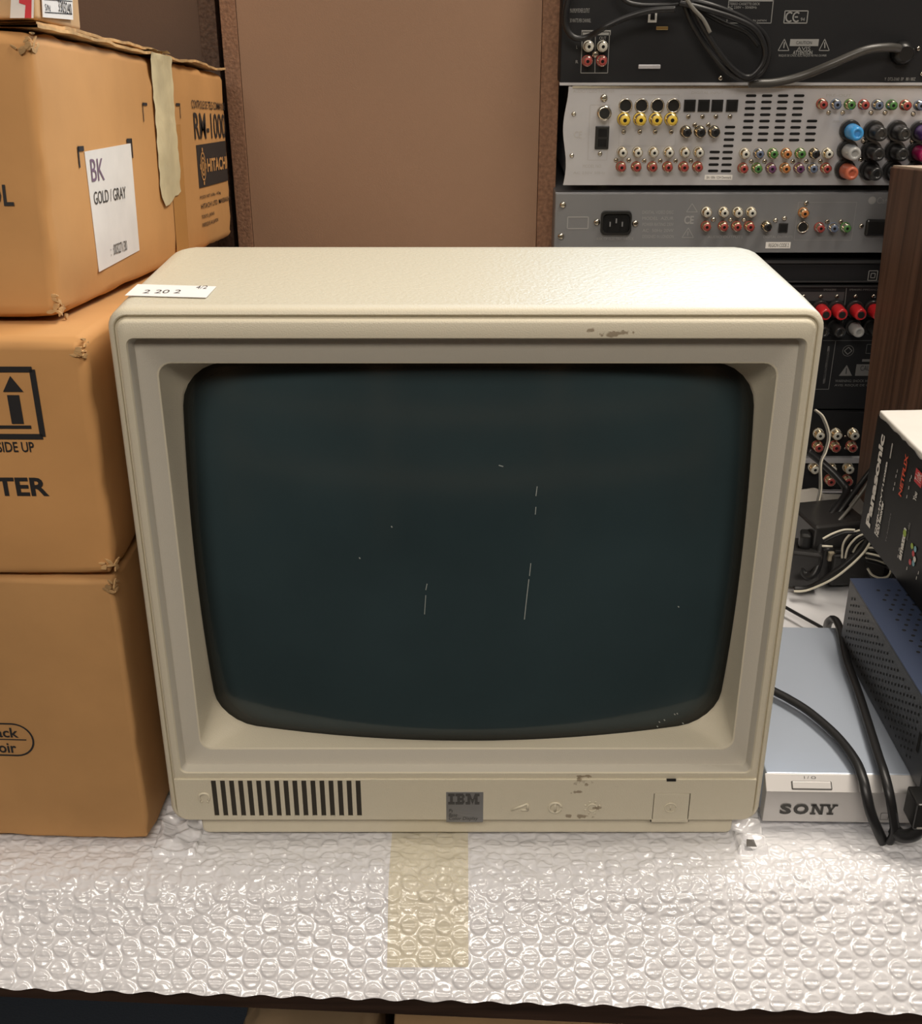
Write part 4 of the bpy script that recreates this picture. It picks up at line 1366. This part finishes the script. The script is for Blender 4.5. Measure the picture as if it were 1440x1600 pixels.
# ------------------------------------------------------------------ silver player at front right
sx0 = 0.1877
dv2 = thing('silver_disc_player', 'slim silver player lying on the bubble wrap at front right', 'disc player', (0.33, 0.66, 0))
dv2['label'] = 'slim silver disc player lying on the bubble wrap right of the monitor'
Mr = Matrix.Translation((sx0, 0.577, 0)) @ Matrix.Rotation(R(-1.2), 4, 'Z')
mb = MB()
mb.box(-.001, .300, .0085, .182, .003, .0338, 0, Mr)
mb.build('casing', M_dvd, dv2, bevel=.0008)
SP = Face(Mr @ Vector((0, 0, 0)), Mr.to_3x3() @ Vector((1, 0, 0)), (0, 0, 1))
prof2 = [(.0, .0035), (.0, .0265), (.0085, .0336), (.0086, .0035)]
mb = MB()
mb.loft([[Mr @ Vector((x, y, z)) for y, z in prof2] for x in (-.002, .302)], 0, False, True, True)
mb.build('front_fascia', M_dvdf, dv2, bevel=.0004)
for fx in (.02, .28): MB().rev([(0, .008), (.0035, .007)], Mr @ Vector((fx, .03, .0035)), (0, 0, -1), n=16).build('foot', M_blkpl, dv2)
# power button on the sloping upper edge
slope = Face(Mr @ Vector((0, 0, .0265)), Mr.to_3x3() @ Vector((1, 0, 0)), Mr.to_3x3() @ Vector((0, .0085, .0071)))
a, b = slope.hit(1238, 1233), slope.hit(1297, 1222)
mb = MB(); mb.prism([(a[0], a[1] + .0002), (b[0], a[1] + .0002), (b[0], b[1]), (a[0], b[1])], slope, 0, .0009)
mb.build('power_button', M_dvdf, dv2, bevel=.0003)
mb = MB(); frame(mb, slope, a[0] - .0003, a[1], b[0] + .0003, b[1], .0006, .0003)
textp(mb, slope, 'I / O', (1256, 1217), (1274, 1213), h=.0003)
mb.build('button_outline', M_greyink, dv2)
mb = MB(); hL = .0004
uS, v0 = SP.hit(1217, 1270); uE, v1 = SP.hit(1309, 1257.5)
v0 = SP.hit(1260, 1272)[1]; v1 = SP.hit(1260, 1256)[1]; Ls = uE - uS; H_t = v1 - v0
text(mb, SP, 'S', uS, v0, uS + Ls * .20, v1, hL, bold=.05); text(mb, SP, 'O', uS + Ls * .235, v0, uS + Ls * .50, v1, hL, bold=.05)
n0_ = uS + Ls * .53; nw = Ls * .25; st_w = H_t * .30


def par(pts): mb.add([SP.pt(x, y, hL) for x, y in pts], [tuple(range(len(pts)))])


sw = Ls * .045; sf = H_t * .18
for xx_ in (n0_ + sw * .6, n0_ + nw - sw * 1.6): par([(xx_, v0), (xx_ + sw, v0), (xx_ + sw, v1), (xx_, v1)])
par([(n0_ + sw * .4, v1), (n0_ + sw * 2.0, v1), (n0_ + nw - sw * .6, v0), (n0_ + nw - sw * 2.0, v0)])
for xx_, vv in ((n0_, v0), (n0_, v1 - sf), (n0_ + nw - sw * 2.2, v1 - sf)): par([(xx_, vv), (xx_ + sw * 2.2, vv), (xx_ + sw * 2.2, vv + sf), (xx_, vv + sf)])
y0_ = uS + Ls * .76; yw = Ls * .24; ym = y0_ + yw / 2
par([(ym - sw * .6, v0), (ym + sw * .6, v0), (ym + sw * .6, v0 + H_t * .45), (ym - sw * .6, v0 + H_t * .45)])
par([(ym - sw * .6, v0 + H_t * .45), (ym + sw * .6, v0 + H_t * .42), (y0_ + sw * 1.9, v1), (y0_ + sw * .5, v1)])
par([(ym - sw * .2, v0 + H_t * .42), (ym + sw * .6, v0 + H_t * .42), (y0_ + yw - sw * .5, v1), (y0_ + yw - sw * 1.4, v1)])
for xx_, vv, ww in ((ym - sw * 1.3, v0, sw * 2.6), (y0_, v1 - sf, sw * 2.4), (y0_ + yw - sw * 2.2, v1 - sf, sw * 2.2)): par([(xx_, vv), (xx_ + ww, vv), (xx_ + ww, vv + sf), (xx_, vv + sf)])
frame(mb, SP, *SP.hit(1374, 1280), *SP.hit(1388, 1270), .0003, hL)
mb.build('lettering', M_greyink, dv2)

# ------------------------------------------------------------------ navy perforated case
nb = thing('perforated_case', 'navy blue perforated metal case lying on the silver player', 'metal case', (0.40, 0.65, 0.034))
nx, ny0, ny1, nz0, nz1 = 0.274, 0.568, 0.7326, 0.0345, 0.0890
mb = MB()
mb.box(nx, nx + .22, ny0, ny1, nz0, nz1 - .0012)
mb.build('casing', M_navyside, nb, bevel=.0006)
MB().box(nx - .0002, nx + .22, ny0 - .0002, ny1, nz1 - .0012, nz1).build('lid', M_navy, nb, bevel=.0003)
NF = Face((nx, 0, 0), (0, -1, 0), (0, 0, 1)); NF = Face((nx, ny1, 0), (0, -1, 0), (0, 0, 1))
NT = Face((0, 0, nz1), (1, 0, 0), (0, 1, 0))
mb = MB()


def disc(F, u, v, r, hh, n=8, sx=1.0):
    mb.add([F.pt(u + r * sx * math.cos(2 * math.pi * k / n), v + r * math.sin(2 * math.pi * k / n), hh) for k in range(n)], [tuple(range(n))])


for i in range(20):
    for j in range(22):
        u = nx + .014 + .0072 * j + (.0036 if i % 2 else 0); v = ny1 - .018 - .0066 * i
        if v > ny0 + .01: disc(NT, u, v, .0014, .0002)
mb.build('lid_perforations', M_hole, nb)
mb = MB()
for i in range(28):
    for j in range(9):
        u = .010 + .0050 * i; v = nz0 + .007 + .0052 * j + (.0026 if i % 2 else 0)
        if v < nz1 - .006: disc(NF, u, v, .0011, .0003, 8, .8)
rectp(mb, NF, (1431, 1172), (1440, 1148))
mb.build('side_perforations', M_hole, nb)

# ------------------------------------------------------------------ printed product box on top
pbx = thing('product_box', 'black and white printed recorder box on the navy case, at right', 'product box', (0.42, 0.70, 0.0895))
pX, pY0, pY1, pz0, pz1 = 0.3105, 0.590, 0.8075, 0.0895, 0.1875
Mp = Matrix.Translation((pX, pY0, pz0)) @ Matrix.Rotation(R(2.0), 4, 'Z')
mb = MB()
carton(mb, Mp, .21, .2175, .098, .0018, .012, .0004, 0, 31.0, corner=.0012)
bod = mb.build('body', [M_pwhite], pbx)
PL = Face(Mp @ Vector((0, 0, 0)), Mp.to_3x3() @ Vector((0, 0, 1)), Mp.to_3x3() @ Vector((0, 1, 0)))
mb = MB()
n = 40
edge_ = [(.0018, .002), (.0018, .2155)]
tops = [(.0955 - .0015 * abs(fbm((i, 0, 0), 1.7, 3)) * 3, .2155 - (.2135) * i / n) for i in range(n + 1)]
mb.add([PL.pt(u, v, .0007) for u, v in [(.0015, .002), ] + [t for t in tops[::-1]] + [(.0015, .2155)]], [tuple(range(n + 3))])
side = mb.build('printed_side', M_pbox, pbx)
mb = MB()
hP = .0012


def tP(t, a, b, m=0, **k):
    """run of upright lettering: a = lower end on the baseline side, b = upper end on the cap side"""
    u0, v0 = PL.hit(*a); u1, v1 = PL.hit(*b)
    text(mb, PL, t, u0, v0, u1, v1, hP, m, **k)


tP('Panasonic', (1361, 826), (1378, 675), bold=.045)
tP('DMR-HWT150EB', (1370, 835), (1387, 720), bold=.045)
tP('HDD Recorder', (1374, 840), (1379.5, 781), bold=.045)
tP('NETFLIX', (1410, 777), (1417, 708), m=1, bold=.03)
tP('You', (1433, 785), (1431, 766), bold=.03)
tP('TV Anywhere', (1387, 848), (1393, 801), m=4)
tP('amazon', (1410, 877), (1415, 823), bold=.045)
tP('instant video', (1420, 845), (1422, 815), m=4)
for (x, y) in ((1398, 764), (1400, 756), (1402, 744), (1404, 736), (1419, 776), (1422, 762), (1424, 750), (1426, 745), (1405, 869), (1407, 858), (1419, 888), (1434, 903), (1437, 895)):
    u, v = PL.hit(x, y); mb.add([PL.pt(u - .0012, v - .0004, hP), PL.pt(u + .0012, v - .0004, hP), PL.pt(u + .0012, v + .0004, hP), PL.pt(u - .0012, v + .0004, hP)], [(0, 1, 2, 3)])
a, b = PL.hit(1441, 763), PL.hit(1433, 735)
mb.add([PL.pt(a[0], a[1], hP), PL.pt(b[0] + .002, a[1], hP), PL.pt(b[0] + .002, b[1], hP), PL.pt(a[0], b[1], hP)], [(0, 1, 2, 3)], 2)
text(mb, PL, 'Tube', a[0] + .002, a[1] + .0012, b[0] + .001, b[1] - .0012, hP + .0003)
oval(PL, *PL.hit(1392, 717), *PL.hit(1397, 692), .0005, hP, mb) if False else frame(mb, PL, *PL.hit(1393, 716), *PL.hit(1396, 693), .0006, hP)
u, v = PL.hit(1416, 833); disc(PL, u, v, .0028, hP + .0002)
mb.m[-1] = 3
for (x, y, mm) in ((1427, 853, 3), (1429, 865, 2), (1431, 874, 0), (1429, 880, 5), (1432, 858, 5), (1424, 878, 2)):
    u, v = PL.hit(x, y); disc(PL, u, v, .0022, hP); mb.m[-1] = mm
mb.build('lettering', [M_pwhite, M_nred, M_yred, M_green, M_dimprint, M_cyan], side)
PT = Face((0, 0, pz1 + .0004), (1, 0, 0), (0, 1, 0))
mb = MB()
text(mb, PT, 'Panasonic', .355, .762, .50, .790, .0002, bold=.04)
mb.build('top_lettering', M_ink, pbx)

# ------------------------------------------------------------------ cables


def cable(name, label, parts, cat='cable', group=None, loc=None):
    """parts: list of (part name or None, points, radius, material, flat)"""
    first = Vector(parts[0][1][0])
    t = thing(name, label, cat, tuple(first), group)
    for pn, pts, r, m, fl in parts:
        MB().tube(pts, r, 10, 0, 8, flat=fl).build(pn, m, t)
    return t


def twin(pts, r, gap, up=(0, 0, 1)):
    """second core lying beside the first"""
    return [Vector(p) + Vector(up) * gap for p in pts]


Yd = YS - .014
lp = [at(1030, -30, Yd), at(1063, -5, Yd), at(1080, 35, Yd), at(1105, 75, Yd), at(1135, 110, Yd - .004), at(1165, 124, Yd - .004), at(1190, 112, Yd), at(1201, 80, Yd), at(1192, 52, Yd), at(1160, 28, Yd - .003), at(1110, 8, Yd - .006), at(1070, 0, Yd)]
lp2 = [at(1040, -30, Yd - .007), at(1075, 0, Yd - .007), at(1100, 45, Yd - .007), at(1128, 88, Yd - .008), at(1150, 112, Yd - .008), at(1170, 120, Yd - .007), at(1190, 100, Yd - .006), at(1194, 75, Yd - .006), at(1180, 47, Yd - .007), at(1150, 30, Yd - .008), at(1100, 14, Yd - .010), at(1060, 4, Yd - .008)]
lp3 = [at(1060, -20, Yd - .012), at(1080, 10, Yd - .012), at(1098, 30, Yd - .012), at(1109, 51, Yd - .012)]
lp4 = [at(960, -25, Yd - .004), at(975, 0, Yd - .004), at(1000, 8, Yd - .005), at(1040, 8, Yd - .006), at(1068, 6, Yd - .006), at(1088, 14, Yd - .002), at(1130, 36, Yd), at(1165, 50, Yd), at(1185, 72, Yd)]
cable('looped_cable', 'thick black cord looped loosely across the topmost black component', [
    ('cord', lp, .0024, M_wire, None), ('cord', lp2, .0024, M_wire, None), ('cord', lp3, .0016, M_wiregrey, None), ('cord', lp4, .0020, M_wire, None)])
cable('thin_cable', 'thin black cord hanging in a low loop over the L and R sockets', [('cord', [at(895, -25, Yd - .002), at(884, 15, Yd - .002), at(884, 42, Yd - .002), at(898, 59, Yd - .003), at(920, 57, Yd - .004), at(945, 42, Yd - .012), at(985, 25, Yd - .010), at(1020, 16, Yd - .012), at(1055, 14, Yd - .014)], .0026, M_wire, None)])
pc = cable('mains_cable', 'dark grey mains lead drooping from the right end of the top component', [('lead', [at(1405, 76, YS - .012), at(1385, 74, YS - .016), at(1350, 79, YS - .018), at(1300, 100, YS - .016), at(1255, 118, YS - .010), at(1210, 129, YS - .009), at(1170, 130, YS - .010)], .0036, mat('dark_grey_rubber', (.05, .047, .042), .35), None)])
pg = at(1407, 82, YS)
MB().rev([(0, .010), (.006, .009), (.012, .006)], (pg.x, YS - .0015, pg.z), n=16).build('strain_relief', M_blkpl, pc)

# cables dropping beside the monitor
cable('twin_speaker_wire', 'thin grey twin wire dangling in front of the lower components', [('core', [at(1272, 640, .98), at(1284, 652, .975), at(1293, 680, .97), at(1288, 705, .965), at(1281, 725, .96), at(1280, 765, .95), at(1274, 795, .94), at(1276, 815, .93), at(1284, 828, .92)], .0010, M_wiregrey, None),
      ('core', [at(1274, 640, .978), at(1287, 652, .973), at(1296, 680, .968), at(1291, 705, .963), at(1283, 725, .958), at(1283, 765, .948), at(1277, 795, .938), at(1279, 815, .928), at(1287, 828, .918)], .0007, M_wirewhite, None)])
cable('black_cable', 'thick black cable curving down from behind the monitor to the plugs', [('cord', [at(1262, 705, .97), at(1285, 724, .965), at(1310, 748, .955), at(1322, 768, .945), at(1308, 792, .92), at(1288, 820, .90), at(1281, 850, .885), at(1278, 880, .875), at(1268, 900, .87), at(1256, 895, .875), at(1250, 870, .88)], .0036, M_wire, None)])
cable('black_cable', 'slim black cable slanting from the wooden speaker down to the plugs', [('cord', [at(1362, 733, .94), at(1345, 755, .93), at(1325, 782, .92), at(1308, 805, .91), at(1290, 828, .89)], .0026, M_wire, None)])
cable('black_cable', 'thin grey-black wire slanting beside the slim black cable', [('cord', [at(1364, 742, .935), at(1342, 775, .92), at(1318, 805, .90), at(1300, 824, .89)], .0014, M_wiregrey, None)])
cable('striped_wire', 'black wire with white stripe sweeping from the coil to the monitor foot', [('black_core', [at(1358, 838, .86), at(1345, 858, .858), at(1322, 880, .855), at(1295, 900, .855), at(1265, 918, .862), at(1240, 920, .865)], .0024, M_wire, None),
      ('white_core', [at(1362, 842, .857), at(1350, 862, .855), at(1328, 884, .852), at(1300, 905, .852), at(1262, 922, .858), at(1240, 924, .862)], .0010, M_wirewhite, None)])
coil = thing('wire_coil', 'coil of black and white speaker wire lying behind the navy case', 'wire coil', tuple(at(1345, 870, .86)))
loops = [
    [(1315, 872), (1317, 850), (1328, 835), (1345, 828), (1352, 828), (1362, 834)],
    [(1320, 872), (1325, 855), (1338, 840), (1352, 834), (1358, 836), (1366, 845)],
    [(1285, 842), (1300, 834), (1318, 828), (1335, 828)],
    [(1332, 863), (1340, 850), (1352, 840), (1360, 840)],
    [(1355, 856), (1375, 857), (1385, 865), (1396, 878)],
    [(1352, 864), (1370, 868), (1388, 874), (1402, 884)],
    [(1352, 871), (1372, 876), (1390, 884), (1400, 895)],
    [(1355, 888), (1362, 898), (1375, 903), (1388, 899), (1391, 885), (1380, 872)],
    [(1391, 872), (1397, 888), (1404, 905)],
    [(1284, 853), (1300, 854)]]
for i, l in enumerate(loops):
    Yl = .865 - .004 * (i % 3)
    MB().tube([at(x, y, Yl) for x, y in l], .0009, 8, 0, 8).build('white_core', M_wirewhite, coil)
    MB().tube([at(x + 2, y + 5, Yl + .003) for x, y in l], .0013, 8, 0, 8).build('black_core', M_wire, coil)

# dark plugs and adaptors in the corner
MG = mat('soft_grey_plastic', (.30, .29, .27), .45)
MD = mat('smoky_black_plastic', (.025, .024, .024), .25)


def rbox(name, px, py, Y, w, d, h_, m, parent, rot=0, r=.004, z=None, bevel=.003):
    p = at(px, py, Y); z = p.z if z is None else z
    Mx = Matrix.Translation((p.x, Y, z)) @ Matrix.Rotation(R(rot), 4, 'Z')
    return MB().box(-w / 2, w / 2, -d / 2, d / 2, 0, h_, 0, Mx).build(name, m, parent, bevel=bevel, segs=3)


p = at(1265, 900, .90)
t = thing('power_adaptor', 'dark plug-in adaptor with a small beige switch, behind the monitor at right', 'power adaptor', (p.x, .90, 0))
rbox('body', 1278, 915, .910, .050, .05, .055, MD, t, 12, z=0.001)
rbox('switch', 1298, 876, .883, .0072, .004, .0085, mat('beige_switch', (.42, .36, .26), .4), t, 8, bevel=.001)
t = thing('power_plug', 'glossy black mains plug standing beside the monitor edge', 'plug', (at(1252, 900, .88).x, .89, 0))
rbox('body', 1252, 910, .888, .026, .03, .034, MD, t, -15, z=0.001)
rbox('cable_collar', 1252, 880, .888, .010, .014, .014, M_blkpl, t, -15, z=.034)
t = thing('power_adaptor', 'low black adaptor lying beneath the coil of wire', 'power adaptor', (at(1318, 880, .905).x, .905, 0))
rbox('body', 1322, 880, .905, .048, .05, .030, MD, t, 5, z=0.001)
rbox('rim', 1322, 880, .905, .044, .046, .003, M_blkpl, t, 5, z=0.0312, bevel=.001)
t = thing('grey_adaptor', 'grey boxy transformer in front of the wooden speaker foot', 'power adaptor', (at(1325, 800, .965).x, .965, 0))
rbox('body', 1325, 800, .965, .046, .04, .038, MG, t, -6, z=0.001)
rbox('ridge', 1325, 800, .944, .042, .006, .012, M_blkpl, t, -6, z=.006, bevel=.001)
t = thing('white_adaptor', 'pale plastic charger beside the monitor, under hanging wires', 'power adaptor', (at(1263, 795, .985).x, .985, 0))
rbox('body', 1263, 800, .985, .038, .045, .033, mat('pale_plastic', (.55, .52, .47), .35), t, 15, z=0.001)
rbox('collar', 1262, 803, .96, .026, .012, .012, M_blkpl, t, 15, z=.022, bevel=.002)
t = thing('crumpled_foil', 'crumpled translucent plastic bag tucked against the monitor edge', 'plastic bag', (at(1252, 838, .94).x, .94, 0))
mb = MB(); p = Vector((at(1250, 838, .94).x, .945, .022))
rings = []
for i in range(9):
    a = -90 + 22.5 * i
    rings.append([p + Vector((math.cos(R(a)) * math.cos(R(b)) * .02, math.cos(R(a)) * math.sin(R(b)) * .022, math.sin(R(a)) * .019)) * (1 + .5 * fbm((i, b * .02, 0), 1.1, 2)) for b in range(0, 360, 24)])
mb.loft(rings, 0, False); mb.build('bag', mat('milky_plastic_film', (.50, .48, .50), .2), t)

# cables over the silver player
zc = .0395
c1 = [atz(1205, 1078, zc), atz(1232, 1092, zc), atz(1265, 1113, zc), atz(1305, 1148, zc), atz(1334, 1185, zc), atz(1347, 1215, zc - .002), at(1353, 1240, .568), at(1360, 1270, .563), at(1372, 1300, .561), at(1380, 1316, .562)]
cable('flat_black_cable', 'flat black cable crossing the silver player from behind the monitor', [('cord', c1, .0024, M_wire, 1.35)])
c2 = [atz(1291, 985, .006), atz(1294, 972, .030), atz(1303, 967, .040), atz(1313, 985, .040), atz(1322, 1030, zc), atz(1340, 1080, zc), atz(1356, 1130, zc), atz(1371, 1178, zc), atz(1381, 1208, zc), at(1389, 1240, .566), at(1395, 1275, .561), at(1397, 1300, .559), at(1389, 1316, .560)]
cable('flat_black_cable', 'flat black cable running along the left side of the navy case', [('cord', c2, .0024, M_wire, 1.35)])
cable('thick_black_cable', 'black cable curling from under the black plug at the right edge', [('cord', [at(1452, 1270, .555), at(1440, 1290, .553), at(1426, 1304, .553), at(1408, 1306, .556), at(1396, 1296, .562)], .0042, M_wire, None)])
cable('thin_black_wire', 'thin black wire lying on the bubble wrap behind the silver player', [('cord', [atz(1225, 948, .004), atz(1250, 962, .004), atz(1290, 984, .004)], .0014, M_wire, None)])
p = at(1440, 1268, .548)
t = thing('black_plug', 'black square-edged plug hanging before the silver player at the right edge', 'plug', (.295, .55, .02))
a = at(1419, 1285, .555); b = at(1424, 1246, .555)
MB().box(a.x, a.x + .04, .548, .566, a.z, b.z).build('body', M_blkpl, t, bevel=.0012)
MB().box(a.x + .002, a.x + .038, .5475, .5482, a.z + .0012, a.z + .0022).build('seam', MG, t)

# scrap on the wrap
p = atz(1172, 1321, 0.001)
tag(MB().add([p + Vector(q) for q in ((-.003, -.002, .001), (.0035, -.0018, .0005), (.0025, .003, .002), (-.002, .0028, .0025), (0.0005, 0, .004))], [(0, 1, 4), (1, 2, 4), (2, 3, 4), (3, 0, 4), (3, 2, 1, 0)]).build('plastic_chip', mat('grey_chip', (.16, .15, .14), .4)), 'small dark grey chip lying on the bubble wrap right of the monitor foot', 'debris')

# ------------------------------------------------------------------ under the table
uc = thing('storage_carton', 'dim flat-topped cardboard carton standing in shadow under the table', 'cardboard box', (.35, .85, -.88))
carton(mb := MB(), Matrix.Translation((-0.055, .62, -.88)), .75, .45, .60, .006, .05, .002, 0, 41)
mb.build('body', M_card3, uc)
MB().box(.155, .20, .615, 1.05, -.2805, -.279).build('sealing_tape', MG, uc)
up = thing('paper_bag', 'crumpled brown paper bag in shadow under the table, left of the carton', 'paper bag', (-.14, .85, -.88))
carton(mb := MB(), Matrix.Translation((-0.185, .66, -.88)), .120, .35, .58, .02, .014, .02, 0, 51, corner=.02)
mb.build('bag', M_brownpaper, up)
